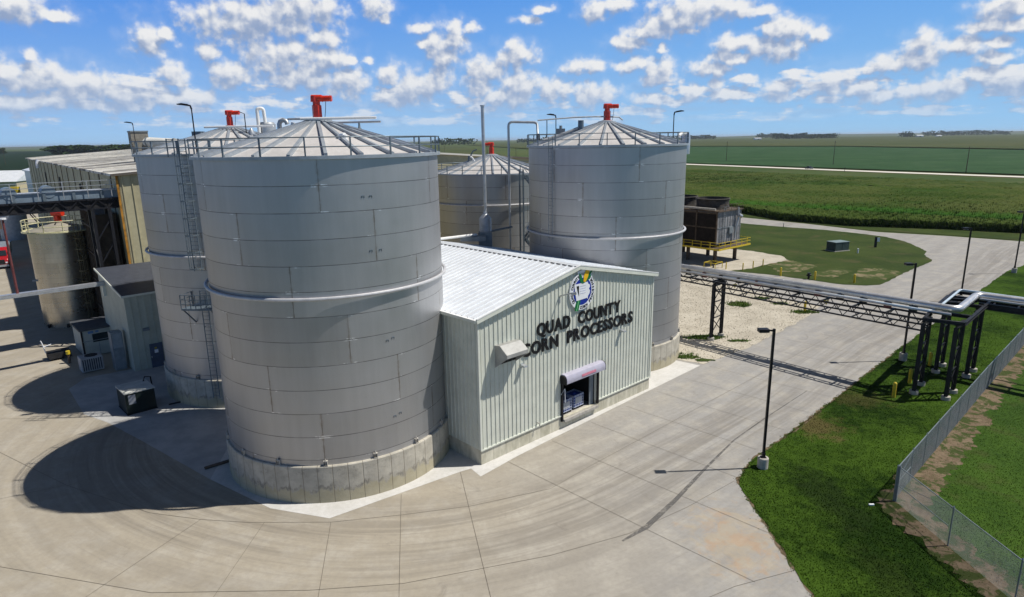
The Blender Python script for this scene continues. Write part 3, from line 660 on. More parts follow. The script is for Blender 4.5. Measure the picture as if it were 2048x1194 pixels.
def corn_pts(n):
    # concentrate along the field margin and the nearest 120 m
    X = rs.uniform(40, 300, n * 4); Y = rs.uniform(60, 420, n * 4)
    D = np.hypot(X, Y); k = in_poly(X, Y, corn_poly) & (rs.rand(n * 4) < np.clip(1.5 - D / 330, 0.05, 1)) & (np.abs(np.arctan2(X, Y)) < 0.75)
    X, Y = X[k][:n], Y[k][:n]; return X, Y, 1.05 - np.exp(-((0.656 * X + 0.755 * Y - 205) / 6.5) ** 2) * 0.9
Va, Fa = blades(150000, corn_pts, 0.5, 1.15, 0.17, 0.4)
def corn_edge_pts(n):
    e = [(60, 220), (68, 192), (72, 172), (83.6, 158.5), (102, 150.3), (113.6, 142.6), (150, 122), (220, 75)]
    seg = [(Vector(a), Vector(b)) for a, b in zip(e[:-1], e[1:])]; L = np.array([(b - a).length for a, b in seg]); ii = rs.choice(len(seg), n, p=L / L.sum()); t = rs.rand(n)
    A_ = np.array([s_[0] for s_ in seg])[ii]; B_ = np.array([s_[1] for s_ in seg])[ii]; q = A_ + (B_ - A_) * t[:, None] + rs.normal(0, .55, (n, 2)) + np.array([0.5, 0.9])
    return q[:, 0], q[:, 1], rs.uniform(0, 1.25, n)
Vb, Fb = blades(70000, corn_edge_pts, 0.4, 1.0, 0.17, 0.6)
o = raw('corn_leaves', np.r_[Va, Vb], np.r_[Fa, Fb + len(Va)], M_corn); kind(o, 'stuff')
# grass blades on the lawns
def lawn_pts(n):
    X = rs.uniform(14, 70, n * 3); Y = rs.uniform(24, 92, n * 3); D = np.hypot(X, Y)
    k = in_poly(X, Y, lawn) & (rs.rand(n * 3) < np.clip((38 / D) ** 2, 0, 1)) & ((rs.rand(n * 3) < .12) | ~in_poly(X, Y, strip))
    X, Y = X[k][:n], Y[k][:n]; return X, Y, np.full(X.shape, 0.03)
Vc, Fc = blades(240000, lawn_pts, 0.03, 0.085, 0.055, 0.06)
ed_ = [(14.6, 20), (14.6, 27), (14.6, 36.0), (14.7, 38.3), (16.3, 40.6), (28.0, 51.9), (42.5, 66.2), (65.8, 88.5), (80.4, 102.4)]
def edge_pts(n):
    sg_ = [(Vector(a), Vector(b)) for a, b in zip(ed_[:-1], ed_[1:])]; wgt = np.array([(b - a).length / (1 + (a.length / 45) ** 2) for a, b in sg_]); ii = rs.choice(len(sg_), n, p=wgt / wgt.sum()); t = rs.rand(n)
    A_ = np.array([q[0] for q in sg_])[ii]; B_ = np.array([q[1] for q in sg_])[ii]; d_ = B_ - A_; d_ /= np.linalg.norm(d_, axis=1)[:, None]; nn_ = np.c_[-d_[:, 1], d_[:, 0]]
    q = A_ + (B_ - A_) * t[:, None] + nn_ * (rs.exponential(.07, n) * (np.sin(t * 60) * .5 + 1) - .1)[:, None]; return q[:, 0], q[:, 1], np.full(n, 0.005)
Vg, Fg = blades(11000, edge_pts, 0.02, 0.06, 0.05, 0.05)
Fc = np.r_[Fc, Fg + len(Vc)]; Vc = np.r_[Vc, Vg]
kind(raw('lawn_grass', Vc, Fc, M_blade), 'stuff')
def weed_pts(n):
    X = rs.uniform(14, 42, n * 6); Y = rs.uniform(58, 105, n * 6)
    k = np.zeros(X.shape, bool)
    for cx, cy, rx, ry in [(37.3, 79.6, 1.9, 0.9), (30.5, 84, 1.6, 1.6), (34.5, 87, 1.2, 0.8), (21.5, 69.5, 2.6, 0.9), (17.6, 62.9, 1.6, 0.7), (25, 68, 1.3, 0.5), (36, 84, 1.3, 0.7), (17.5, 63.5, 1.5, .8)]:
        k |= ((X - cx) / rx) ** 2 + ((Y - cy) / ry) ** 2 < rs.uniform(0.2, 1.4, X.shape)
    X, Y = X[k][:n], Y[k][:n]; return X, Y, np.full(X.shape, 0.02)
Vd, Fd = blades(9000, weed_pts, 0.08, 0.35, 0.12, 0.25)
kind(raw('weeds', Vd, Fd, M_weed), 'stuff')
def stone_pts(n):
    X = rs.uniform(14, 42, n * 3); Y = rs.uniform(58, 105, n * 3); k = in_poly(X, Y, gravel); X, Y = X[k][:n], Y[k][:n]; return X, Y, np.full(X.shape, 0.015)
Ve, Fe = blades(9000, stone_pts, 0.03, 0.09, 0.14, 0.05)
kind(raw('loose_stones', Ve, Fe, M_gravel), 'stuff')

exec_parts = True
# ================================================================== tanks
def ringpts(r, z, n=96, a0=0.0): return [(r * cos(a0 + 2 * pi * i / n), r * sin(a0 + 2 * pi * i / n), z) for i in range(n)]
SH = {}
def shared(key, mb_fn, name, m, parent, smooth=False):
    if key in SH:
        o = bpy.data.objects.new(name, SH[key]); COL.objects.link(o); o.parent = parent; return o
    o = mb_fn().build(name, m, parent, smooth=smooth); SH[key] = o.data; return o
RT = 7.74
def agitator(parent, z, s=1.0, rz=0.0):
    hexa = [(0.36 * s * cos(a * pi / 3), 0.36 * s * sin(a * pi / 3)) for a in range(6)]
    mb = MB().prism(hexa, z, z + 0.95 * s); mb.lathe([(0.46 * s, z - .02), (0.46 * s, z + .06), (0.36 * s, z + .06)], 20, capt=True, capb=True)
    mb.lathe([(0.30 * s, z + .95 * s), (0.27 * s, z + 1.0 * s), (0.27 * s, z + 1.28 * s)], 20, capt=True)
    g = mb.build('gearbox_column', M_red, parent)
    mb = MB(); c, d = cos(rz), sin(rz)
    def q(x, zz): return (x * c, x * d, zz)
    mb.tube([q(-.33 * s, z + 1.45 * s), q(.42 * s, z + 1.45 * s)], 0.25 * s, 16)
    mb.tube([q(-.12 * s, z + 1.2 * s), q(-.12 * s, z + 1.62 * s)], [0.30 * s, .27 * s], 14)
    h = mb.build('gearbox_head', M_red, parent, smooth=True)
    mb = MB()
    mb.tube([q(.42 * s, z + 1.42 * s), q(.50 * s, z + 1.42 * s), q(.52 * s, z + 1.42 * s), q(1.0 * s, z + 1.42 * s), q(1.02 * s, z + 1.42 * s), q(1.17 * s, z + 1.42 * s)], [.24 * s, .24 * s, .2 * s, .2 * s, .23 * s, .21 * s], 16)
    for k in range(6): mb.tube([q((.56 + .07 * k) * s, z + 1.42 * s), q((.575 + .07 * k) * s, z + 1.42 * s)], .225 * s, 16)
    mt = mb.build('motor', M_red, parent, smooth=True)
    cb = MB().tube([q(.7 * s, z + 1.2 * s), q(.66 * s, z + .7 * s), q(.5 * s, z - .25)], .02, 5).build('motor_cable', M_black, mt)
    return g
def make_tank(label, cx, cy, zt, ringz, steel, apex=2.25, mixer_rz=0.0, mixer_s=1.0, rail=True, group='stainless steel fermentation tanks with red agitators', brackets=True):
    t = thing('storage_tank', label, 'tank', (cx, cy, 0), 0, group)
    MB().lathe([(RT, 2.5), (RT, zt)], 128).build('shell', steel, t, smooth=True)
    MB().lathe([(7.93, -0.3), (7.93, 2.44), (7.88, 2.50), (RT - 0.1, 2.50)], 128).build('concrete_base', M_tbase, t, smooth=True)
    MB().lathe([(RT + .03, zt - .02), (0.35, zt + apex), (0.01, zt + apex + .03)], 96).build('roof', M_roof, t)
    MB().lathe([(RT + .015, zt - .08), (RT + .20, zt - .08), (RT + .20, zt + .10), (RT - .02, zt + .12)], 96).build('rim_angle', M_rib, t)
    MB().lathe([(0.9, zt + apex - .22), (0.9, zt + apex + .02), (.5, zt + apex + .14), (0.01, zt + apex + .16)], 24).build('roof_crown', M_rib, t)
    def rib():
        mb = MB(); r1, z1, r2, z2 = RT - .02, zt + .06, .7, zt + apex * (1 - .7 / RT) + .09
        mb.bar((r1, 0, z1 + .03), (r2, 0, z2 + .02), .19, .24)
        return mb
    for k in range(24):
        o = shared(('rib', zt), rib, 'roof_rib', M_rib, t); o.rotation_euler = (0, 0, rad(288 + 15.4 * 0 + 15 * k))
    # stiffening pipe ring
    rp = RT + .20
    MB().tube(ringpts(rp, ringz, 128), .11, 10, closed=True).build('stiffener_ring', M_ringm, t, smooth=True)
    if rail:
        mb = MB(); n = 20; rr = RT + .15
        for zz in (1.12, .60): mb.tube([(rr * cos(rad(280 + 18 * i)), rr * sin(rad(280 + 18 * i)), zt + zz) for i in range(n)], .038, 6, closed=True)
        for i in range(n):
            a = rad(280 + 18 * i); mb.bar((rr * cos(a), rr * sin(a), zt - .05), (rr * cos(a), rr * sin(a), zt + 1.14), .08, .08, up=(cos(a), sin(a), 0))
        mb.build('guardrail', M_galv, t)
    if brackets:
        def br():
            mb = MB(); mb.box(RT, -.13, 2.5, RT + .17, .13, 2.53); mb.box(RT, -.13, 2.80, RT + .17, .13, 2.84)
            for s in (-.11, .09): mb.box(RT, s, 2.53, RT + .15, s + .02, 2.80)
            mb.tube([(RT + .1, 0, 2.45), (RT + .1, 0, 2.98)], .028, 6); mb.tube([(RT + .1, 0, 2.84), (RT + .1, 0, 2.89)], .055, 6)
            return mb
        for k in range(16):
            o = shared('bracket', br, 'anchor_bracket', M_conc_l, t); o.rotation_euler = (0, 0, rad(231.8 + 22.5 * k))
    agitator(t, zt + apex + .12, mixer_s, mixer_rz)
    return t
def P(x, y, z=None): return (x, y) if z is None else (x, y, z)
T1c, T2c, T3c, T4c = (-12.64, 44.22), (9.63, 65.85), (-24.85, 59.53), (-2.44, 88.4)
t1 = make_tank('nearest steel tank, touching the left wall of the building with the corn emblem', *T1c, 21.17, 13.16, M_steel, mixer_s=.88)
t2 = make_tank('tall steel tank rising behind the right end of the signed building', *T2c, 21.30, 13.13, M_steel, mixer_s=.95)
t3 = make_tank('steel tank with a caged ladder and side platform, half hidden behind the nearest tank', *T3c, 21.17, 13.1, M_steel, mixer_s=.8)
t4 = make_tank('shorter steel tank seen between the two tall tanks, behind the white roof', *T4c, 17.79, 14.07, M_steel4, mixer_rz=pi, mixer_s=.9, brackets=False)
# roof pipes on T1 (local coordinates)
def roofpipe(t, pts, r, m, name='roof_pipe', n=10): return MB().tube(pts, r, n).build(name, m, t, smooth=True)
roofpipe(t1, [(-.9, -.8, 23.5), (4.1, -1.2, 23.5)], .09, M_whitep)
roofpipe(t1, [(-1.75, -.7, 23.5), (-.9, -.8, 23.5)], .07, M_galvL)
roofpipe(t1, [(-1.75, -.7, 23.5), (4.1, -1.2, 23.5)], .055, M_galvL)
roofpipe(t1, [(-.8, .3, 23.55), (0.9, 1.4, 23.3), (2.4, 1.2, 23.3), (4.0, .7, 23.3)], .07, M_galvL)
gn = MB().tube([(-2.5, -.2, 22.6), (-2.5, -.2, 23.2), (-2.42, -.2, 23.38), (-2.22, -.2, 23.47), (-2.02, -.2, 23.38), (-1.97, -.2, 23.2)], .15, 12); gn.build('gooseneck_vent', M_galvL, t1, smooth=True)
MB().tube([(-2.55, -.2, 22.2), (-2.55, -.2, 22.75)], .30, 14).build('vent_curb', M_galv, t1, smooth=True)
MB().tube([(-1.55, -.6, 22.9), (-1.45, -.6, 23.3)], .13, 10).build('vent_cap', M_whitep, t1, smooth=True)
MB().lathe([(.28, 22.3), (.26, 22.7), (.08, 22.95), (.06, 23.25)], 14, c=(2.6, .5)).build('cone_vent', M_galv, t1, smooth=True)
MB().tube([(2.35, -3.6, 22.0), (2.35, -3.6, 22.45)], .20, 12).tube([(2.35, -3.6, 22.4), (2.62, -3.75, 22.4)], .17, 10).tube([(2.62, -3.75, 22.42), (2.64, -3.78, 22.12)], .16, 10).build('roof_valve', M_whitep, t1, smooth=True)
MB().tube([(-1.2, -2.6, 22.3), (-.7, -2.3, 22.5)], .09, 8).tube([(-.7, -2.3, 22.35), (-.7, -2.3, 22.6)], .12, 8).build('roof_valve', M_galv, t1, smooth=True)
MB().tube([(-3.5, -2.6, 22.0), (-3.1, -2.5, 22.2), (-2.9, -2.5, 22.05)], .07, 8).build('roof_valve', M_galv, t1, smooth=True)
# T3 roof pipe, vent and camera post
roofpipe(t3, [(-1.9, -.9, 23.45), (4.5, -1.9, 23.45)], .09, M_whitep)
MB().box(-2.9, -1.3, 22.3, -2.1, -.5, 23.1).build('vent_curb', M_galv, t3)
MB().lathe([(.3, 22.4), (.3, 22.9), (.08, 23.3)], 14, c=(2.3, -1.2)).build('cone_vent', M_galvL, t3, smooth=True)
roofpipe(t3, [(2.0, -1.6, 22.5), (2.0, -1.6, 24.5), (1.5, -1.5, 24.7)], .04, M_black, 'camera_mast', 6)
MB().tube([(4.6, -2.4, 21.9), (4.6, -2.4, 22.5), (4.9, -2.4, 22.7)], .2, 10).build('roof_valve', M_whitep, t3, smooth=True)
# T2 roof pipes
roofpipe(t2, [(-6.9, -1.6, 23.75), (-3.2, -.8, 24.0), (-1.2, -.4, 24.05), (1.2, 0.3, 24.0), (1.6, .3, 23.7)], .07, M_galvL)
MB().tube([(-2.7, -1.2, 22.8), (-2.7, -1.2, 23.7)], .28, 12).build('vent_curb', M_galv, t2, smooth=True)
roofpipe(t2, [(-6.4, -2.2, 21.9), (-4.4, -1.5, 22.5), (-2.7, -1.2, 23.1)], .11, M_galvL)
MB().bar((-6.0, -1.4, 21.3), (-6.0, -1.4, 23.8), .08).build('pipe_support', M_galv, t2)
MB().box(-4.9, 1.5, 22.2, -4.0, 2.4, 23.0).tube([(-4.4, 2, 23), (-4.4, 2, 23.3)], .15, 8).build('junction_box', M_grey, t2)
MB().lathe([(.42, 20.3), (.42, 22.0), (.3, 22.35), (.02, 22.4)], 18, c=(8.2, 1.2)).build('insulated_vessel', M_alu, t2, smooth=True)
MB().tube([(7.2, .2, 22.1), (7.6, .6, 22.35), (8.2, 1.2, 22.3)], .17, 10).build('vessel_pipe', M_whitep, t2, smooth=True)
MB().lathe([(.3, 22.0), (.3, 22.5), (.05, 22.6)], 14, c=(2.6, 3.5)).build('cone_vent', M_galv, t2, smooth=True)
# T4 roof hardware
MB().tube([(-2.6, -1.0, 19.0), (-2.7, -1.0, 20.1), (-2.4, -1.0, 20.6), (-1.9, -1, 20.8)], .09, 8).tube([(-3.0, -1.2, 19.1), (-2.9, -1.2, 20.0)], .16, 8).build('sample_valve', M_galv, t4, smooth=True)
MB().tube([(-2.2, -2.2, 19.3), (-2.5, -2.3, 19.8), (-2.7, -2.3, 19.9)], .12, 8).build('gooseneck_vent', M_whitep, t4, smooth=True)
# anchor: ladder helper
def ladder(parent, x, y, dirx, diry, z0, z1, cage=None, w_=.5, m=M_galv, name='ladder'):
    """rungs across the tangent; (dirx,diry) points away from the wall"""
    tx, ty = -diry, dirx; mb = MB()
    for s in (-1, 1): mb.bar((x + tx * s * w_ / 2, y + ty * s * w_ / 2, z0), (x + tx * s * w_ / 2, y + ty * s * w_ / 2, z1), .06)
    z = z0 + .2
    while z < z1 - .1:
        mb.tube([(x - tx * w_ / 2, y - ty * w_ / 2, z), (x + tx * w_ / 2, y + ty * w_ / 2, z)], .018, 5); z += .32
    o = mb.build(name, m, parent)
    z = z0 + .3
    sm = MB()
    while z < z1:
        for s in (-1, 1): sm.bar((x + tx * s * w_ / 2, y + ty * s * w_ / 2, z), (x + tx * s * w_ / 2 - dirx * .3, y + ty * s * w_ / 2 - diry * .3, z), .04)
        z += 1.5
    sm.build('standoff', m, o)
    if cage:
        c = MB(); hoops = []; z = cage[0]
        def hp(z): return [(x + tx * .50 * cos(a) + dirx * (.05 + .78 * sin(a)), y + ty * .50 * cos(a) + diry * (.05 + .78 * sin(a)), z) for a in [pi * i / 10 for i in range(11)]]
        while z <= cage[1] + .01:
            H = hp(z)
            for a, b in zip(H[:-1], H[1:]): c.bar(a, b, .02, .09)
            z += 1.35
        for i in (1, 3, 5, 7, 9):
            a = hp(cage[0])[i]; b = hp(cage[1])[i]; c.bar(a, b, .05, .02)
        c.build('safety_cage', m, o)
    return o
aL = rad(284); lx, ly = (RT + .35) * cos(aL), (RT + .35) * sin(aL)
def onT3(a, r): return r * cos(rad(a)), r * sin(rad(a))
# upper caged ladder to a platform, lower caged ladder to the ground
x, y = onT3(266.0, RT + .35); ladder(t3, x, y, cos(rad(266.0)), sin(rad(266.0)), 12.0, 22.3, (12.3, 21.4), .62, name='upper_ladder')
x, y = onT3(267, RT + .35); ladder(t3, x, y, cos(rad(267)), sin(rad(267)), 1.0, 10.4, None, .55, name='lower_ladder')
pf = MB(); a0, a1, r0_, r1_ = 258.0, 274.0, RT + .02, RT + 1.45; pz = 9.1
seg = 6; arc = [a0 + (a1 - a0) * i / seg for i in range(seg + 1)]
poly = [onT3(a, r0_) for a in arc] + [onT3(a, r1_) for a in arc[::-1]]
pf.prism(poly, pz - .14, pz)
pf_o = pf.build('platform', M_galv, t3)
pr = MB()
outer = [onT3(a0, r0_ + .05)] + [onT3(a, r1_ - .03) for a in arc] + [onT3(a1, r0_ + .05)]
for zz in (.38, .75, 1.12):
    for a, b in zip(outer[:-1], outer[1:]): pr.bar((*a, pz + zz), (*b, pz + zz), .045)
for a in outer: pr.bar((*a, pz), (*a, pz + 1.14), .06)
pr.build('platform_rail', M_galv, pf_o)
kb = MB()
for a in (a0 + .6, a1 - .6):
    kb.bar((*onT3(a, r1_ - .1), pz - .1), (*onT3(a, r0_), pz - 1.5), .08)
kb.build('knee_brace', M_galv, pf_o)
# ladder on T2 (front left)
x, y = (RT + .2) * cos(rad(222)), (RT + .2) * sin(rad(222)); ladder(t2, x, y, cos(rad(222)), sin(rad(222)), 12.6, 22.2, None, .5, name='ladder', m=M_grey)
# landing frame at the T3 ladder head
lf = MB(); x, y = onT3(266.0, RT + .75)
for s in (-.45, .45):
    for q in (-.1, .75):
        xx, yy = x + s - q * .1, y - q; lf.bar((xx, yy, 21.1), (xx, yy, 22.45), .07)
for zz in (21.8, 22.4):
    lf.bar((x - .45, y + .1, zz), (x - .45, y - .75, zz), .05); lf.bar((x + .45, y + .1, zz), (x + .45, y - .75, zz), .05); lf.bar((x - .45, y - .75, zz), (x + .45, y - .75, zz), .05)
lf.build('ladder_gate_frame', M_galv, t3)
# steel lug marks welded to T1
for a, z in ((302, 18.9), (305.5, 18.9), (304, 15.7), (308.5, 15.7), (309, 10.0), (312, 10.1), (310.5, 4.9), (313.5, 5.0)):
    aa = rad(a); q = Vector((cos(aa), sin(aa), 0)); tt = Vector((-sin(aa), cos(aa), 0)); mb = MB(); r1 = RT + .02
    for s in (-1, 1): mb.bar(q * r1 + tt * (.08 * s) + Vector((0, 0, z - .07)), q * r1 + tt * (.08 * s) + Vector((0, 0, z + .07)), .022)
    mb.bar(q * r1 - tt * .08 + Vector((0, 0, z + .07)), q * r1 + tt * .08 + Vector((0, 0, z + .07)), .022)
    mb.build('weld_lug', M_galv, t1)

# ================================================================== signed building
LB, DB, EZ, RZZ = 19.98, 20.5, 10.55, 12.62
bld = thing('metal_building', 'pale sage steel building with white roof, black lettering and corn emblem on its gable', 'building', (*A0, 0), RZ)
def gz(x): return EZ + (RZZ - EZ) * (1 - abs(x - LB / 2) / (LB / 2))
FZ = 1.12; DX0, DX1, DZ0, DZ1 = 8.35, 12.45, 0.80, 3.92
# front wall with a real opening, 0.25 thick
fw = MB()
fw.prof([(0, FZ), (DX0, FZ), (DX0, gz(DX0)), (0, EZ)], 'y', 0, .22)
fw.prof([(DX1, FZ), (LB, FZ), (LB, EZ), (DX1, gz(DX1))], 'y', 0, .22)
fw.prof([(DX0, DZ1), (DX1, DZ1), (DX1, gz(DX1)), (LB / 2, RZZ), (DX0, gz(DX0))], 'y', 0, .22)
fwo = fw.build('front_wall', M_sage, bld)
def ribmb(w_=.022, d=.05):
    return [(-w_ * 1.3, 0), (-w_ * .8, -d), (w_ * .8, -d), (w_ * 1.3, 0)]
rb = MB(); x = .2; pitch_ = .405
while x < LB - .1:
    segs = [(FZ + .03, gz(x) - .02)]
    if DX0 - .12 < x < DX1 + .12: segs = [(DZ1 + .12, gz(x) - .02)]
    for z0, z1 in segs:
        pts = [(x + a, b) for a, b in ribmb()]
        vs = [(px, py, z0) for px, py in pts] + [(px, py, z1) for px, py in pts]
        rb.add(vs, [(0, 1, 5, 4), (1, 2, 6, 5), (2, 3, 7, 6), (0, 3, 2, 1), (4, 5, 6, 7)])
    x += pitch_
rb.build('siding_ribs', M_sage, fwo)
sw = MB().box(0, .22, FZ, .22, DB, EZ); swo = sw.build('side_wall', M_sage, bld)
rb = MB(); y = .3
while y < 5:
    pts = [(b, y + a) for a, b in ribmb()]
    vs = [(px, py, FZ + .03) for px, py in pts] + [(px, py, EZ - .05) for px, py in pts]
    rb.add(vs, [(0, 1, 5, 4), (1, 2, 6, 5), (2, 3, 7, 6), (0, 3, 2, 1), (4, 5, 6, 7)]); y += pitch_
rb.build('siding_ribs', M_sage, swo)
MB().box(LB - .22, .22, FZ, LB, DB, EZ).build('side_wall', M_sage, bld)
MB().prof([(0, FZ), (LB, FZ), (LB, EZ), (LB / 2, RZZ), (0, EZ)], 'y', DB, DB + .22).build('rear_wall', M_sage, bld)
fd = MB(); fd.box(.03, .03, -.3, DX0, .35, FZ); fd.box(DX1, .03, -.3, LB - .03, .35, FZ); fd.box(DX0, .03, -.3, DX1, .35, DZ0)
fd.box(.03, .35, -.3, .35, DB, FZ); fd.box(LB - .35, .35, -.3, LB - .03, DB, FZ); fd.box(.03, DB, -.3, LB - .03, DB + .2, FZ)
fd.build('foundation', M_found, bld)
MB().box(-.05, -.075, FZ - .05, DX0 - .05, .02, FZ + .05).build('base_flashing', M_trim, bld)
MB().box(DX1 + .05, -.075, FZ - .05, LB + .05, .02, FZ + .05).build('base_flashing', M_trim, bld)
MB().box(-.06, -.06, FZ + .05, .12, .12, EZ).build('corner_trim', M_trim, bld)
MB().box(LB - .12, -.06, FZ + .05, LB + .06, .12, EZ - .1).build('corner_trim', M_trim, bld)
# roof: two slopes with standing seams
def slope(sign):
    mb = MB(); x0 = -.25 if sign < 0 else LB + .25; xr = LB / 2
    z0 = EZ + .10 - (RZZ - EZ) * .25 / (LB / 2); z1 = RZZ + .10
    vs = [(x0, -.22, z0), (xr, -.22, z1), (xr, DB + .3, z1), (x0, DB + .3, z0)]
    vs += [(a, b, c - .1) for a, b, c in vs]
    mb.add(vs, [(0, 1, 2, 3), (4, 7, 6, 5), (0, 4, 5, 1), (1, 5, 6, 2), (2, 6, 7, 3), (3, 7, 4, 0)])
    o = mb.build('roof', M_wroof, bld)
    sm = MB(); y = .1
    while y < DB:
        sm.bar((x0 + (.02 if sign < 0 else -.02), y, z0 + .03), (xr - sign * -.28 if sign > 0 else xr - .28, y, z1 + .03 - (RZZ - EZ) * .28 / (LB / 2)), .09, .07); y += .305 * 2
    sm.build('roof_seams', M_wroof, o)
    return o
rl = slope(-1); rr_ = slope(1)
MB().prof([(LB / 2 - .30, RZZ + .10), (LB / 2, RZZ + .19), (LB / 2 + .30, RZZ + .10), (LB / 2, RZZ + .13)], 'y', -.24, DB + .32).build('ridge_cap', M_wroof, bld)
cl = MB(); y = .1
while y < DB - .6: cl.box(LB / 2 - .36, y + .1, RZZ + .035, LB / 2 - .30, y + .5, RZZ + .10); y += .61
cl.build('ridge_closures', M_black, bld)
# rake trim (gable fascia) and eave gutter
rk = MB()
for s in (0, 1):
    xa = -.3 if s == 0 else LB + .3; za = EZ + .10 - (RZZ - EZ) * .3 / (LB / 2)
    rk.bar((xa, -.27, za - .10), (LB / 2, -.27, RZZ - .0), .10, .30)
rk.build('rake_trim', M_trim, bld)
rk = MB()
for s in (0, 1):
    xa = -.3 if s == 0 else LB + .3; za = EZ + .10 - (RZZ - EZ) * .3 / (LB / 2)
    rk.bar((xa, -.30, za + .07), (LB / 2, -.30, RZZ + .17), .08, .07)
rk.build('rake_cap', M_whitep, bld)
MB().box(-.42, -.25, EZ - .16, -.25, DB, EZ + .03).build('eave_gutter', M_trim, bld)
MB().box(-.44, -.26, EZ + .03, -.23, DB, EZ + .055).build('gutter_edge', M_whitep, bld)
MB().box(LB + .25, -.25, EZ - .16, LB + .42, DB, EZ + .03).build('eave_gutter', M_trim, bld)
# loading door
dr = MB().box(DX0, .22, DZ0 - .02, DX0 + .2, 3.5, DZ1).box(DX1 - .05, .22, DZ0, DX1, 3.5, DZ1).box(DX0, .22, DZ1, DX1, 3.5, DZ1 + .05).box(DX0 + .2, 3.5, DZ0, DX1 - .05, 3.56, DZ1)
dr.build('door_interior', M_dark, bld)
MB().box(DX0 + .003, -.28, DZ0 - .22, DX1 - .003, .0, DZ0 - .01).box(DX0, .36, DZ0 - .3, DX1, 3.49, DZ0 - .004).build('dock_sill', M_conc_l, bld)
MB().box(DX0 - .2, -.14, DZ0 - .15, DX0 - .02, .0, DZ1 + .45).build('dock_seal', M_black, bld)
MB().box(DX1 + .02, -.14, DZ0 + .05, DX1 + .2, .0, DZ1 + .5).build('dock_seal', M_black, bld)
MB().box(DX1 - .55, .25, DZ0, DX1 - .08, .33, DZ1).build('open_door_leaf', M_grey, bld)
# rolled hood over the door
hp_ = [(0.0, 4.52), (-.30, 4.55), (-.50, 4.47), (-.62, 4.28), (-.64, 4.05), (-.62, 3.86), (-.56, 3.86), (-.56, 4.05), (-.30, 4.0), (0, 4.0)]
MB().prof(hp_, 'x', DX0 - .16, DX1 + .36).build('dock_hood', M_lilac, bld, smooth=True)
MB().prof([(0.0, 4.50), (-.30, 4.53), (-.5, 4.45), (-.6, 4.28), (-.62, 3.84), (-.02, 3.84)], 'x', DX1 + .365, DX1 + .46).prof([(0.0, 4.46), (-.30, 4.49), (-.5, 4.41), (-.58, 4.25), (-.60, 3.80), (-.02, 3.80)], 'x', DX0 - .27, DX0 - .165).build('hood_end', M_black, bld)
MB().prof([(-.645, 4.23), (-.652, 4.23), (-.665, 4.04), (-.655, 4.02)], 'x', 9.9, 11.6).build('hood_banner', M_pink, bld)
MB().tube([(DX0 - .25, -.08, 2.9), (DX0 + .06, -.2, 3.35), (DX0 + .1, -.2, 2.2)], .03, 6).build('hose', M_signw, bld)
MB().tube([(8.1, -.1, 3.2), (8.1, -.16, 3.2)], .05, 6)
# vent hood
vh = MB()
x0, x1 = 1.42, 3.45
pr_ = [(0, 8.42), (-.55, 8.50), (-1.25, 7.98), (-1.25, 7.72), (0, 6.80)]
vh.prof(pr_, 'x', x0, x0 + .04); vh.prof(pr_, 'x', x1 - .04, x1)
vh.add([(x0, 0, 8.42), (x1, 0, 8.42), (x1, -.55, 8.50), (x0, -.55, 8.50), (x1, -1.25, 7.98), (x0, -1.25, 7.98), (x1, -1.25, 7.72), (x0, -1.25, 7.72)], [(0, 1, 2, 3), (3, 2, 4, 5), (5, 4, 6, 7)])
vho = vh.build('exhaust_hood', paint('hood sheet', (0.36, 0.36, 0.345), 0.5, 0.1), bld)
MB().box(x0 + .08, -.05, 6.95, x1 - .08, -.01, 8.35).build('louvre', M_black, vho)
def wall_lamp(x, z):
    o = MB().box(x - .12, -.12, z - .14, x + .12, 0, z + .14).build('wall_lamp', M_grey, bld)
    MB().prof([(-.12, z + .12), (-.5, z + .08), (-.52, z - .02), (-.12, z - .08)], 'x', x - .17, x + .17).build('lamp_head', M_galvL, o)
wall_lamp(3.95, 6.35); wall_lamp(15.5, 6.42)
MB().tube([(7.95, 0, 10.35), (7.95, -.1, 10.75), (8.05, -1.25, 11.15)], .055, 6).tube([(7.95, -.02, 10.2), (7.95, -.02, 10.5)], .09, 8).tube([(8.05, -1.2, 11.05), (8.2, -1.45, 11.15)], .11, 8).build('sign_lamp_arm', M_galvL, bld)
MB().tube([(5.5, 0, 1.45), (5.5, -.3, 1.45), (5.5, -.3, 1.25)], .05, 6).build('wall_spigot', M_conc_l, bld)
MB().box(16.2, -.09, 1.9, 16.5, 0, 2.2)

# lettering
def glyph(ch, size, ext=0.0, off=0.0):
    cu = bpy.data.curves.new('g', 'FONT'); cu.body = ch; cu.size = size; cu.extrude = ext; cu.offset = off; cu.resolution_u = 3
    o = bpy.data.objects.new('g', cu); COL.objects.link(o); dg = bpy.context.evaluated_depsgraph_get(); dg.update()
    me = bpy.data.meshes.new_from_object(o.evaluated_get(dg)); bpy.data.objects.remove(o); bpy.data.curves.remove(cu)
    co = np.array([v.co[:] for v in me.vertices]); return me, co
def word_row(parent, text, u0_, u1_, z0, zcap, m, ext=.035, y=-.085):
    gl = []; x = 0
    for ch in text:
        if ch == ' ': x += .72; continue
        me, co = glyph(ch, 1.0, .08, .034); w_ = co[:, 0].max() - co[:, 0].min(); gl.append((ch, me, co, x)); x += w_ + .07
    tot = x - .07; sx = (u1_ - u0_) / tot
    for ch, me, co, xx in gl:
        cap = .75; mn = co[:, 0].min()
        for v in me.vertices:
            X = (v.co.x - mn + xx) * sx; Z = v.co.y * (zcap / cap); Y = -v.co.z * (ext / .08)
            v.co = (u0_ + X, y + Y, z0 + Z)
        me.materials.clear(); me.materials.append(m); me.update()
        o = bpy.data.objects.new('letter', me); COL.objects.link(o); o.parent = parent
ls = thing('raised_lettering', 'black raised capital letters reading QUAD COUNTY above CORN PROCESSORS on the gable wall', 'sign lettering', (*A0, 0), RZ)
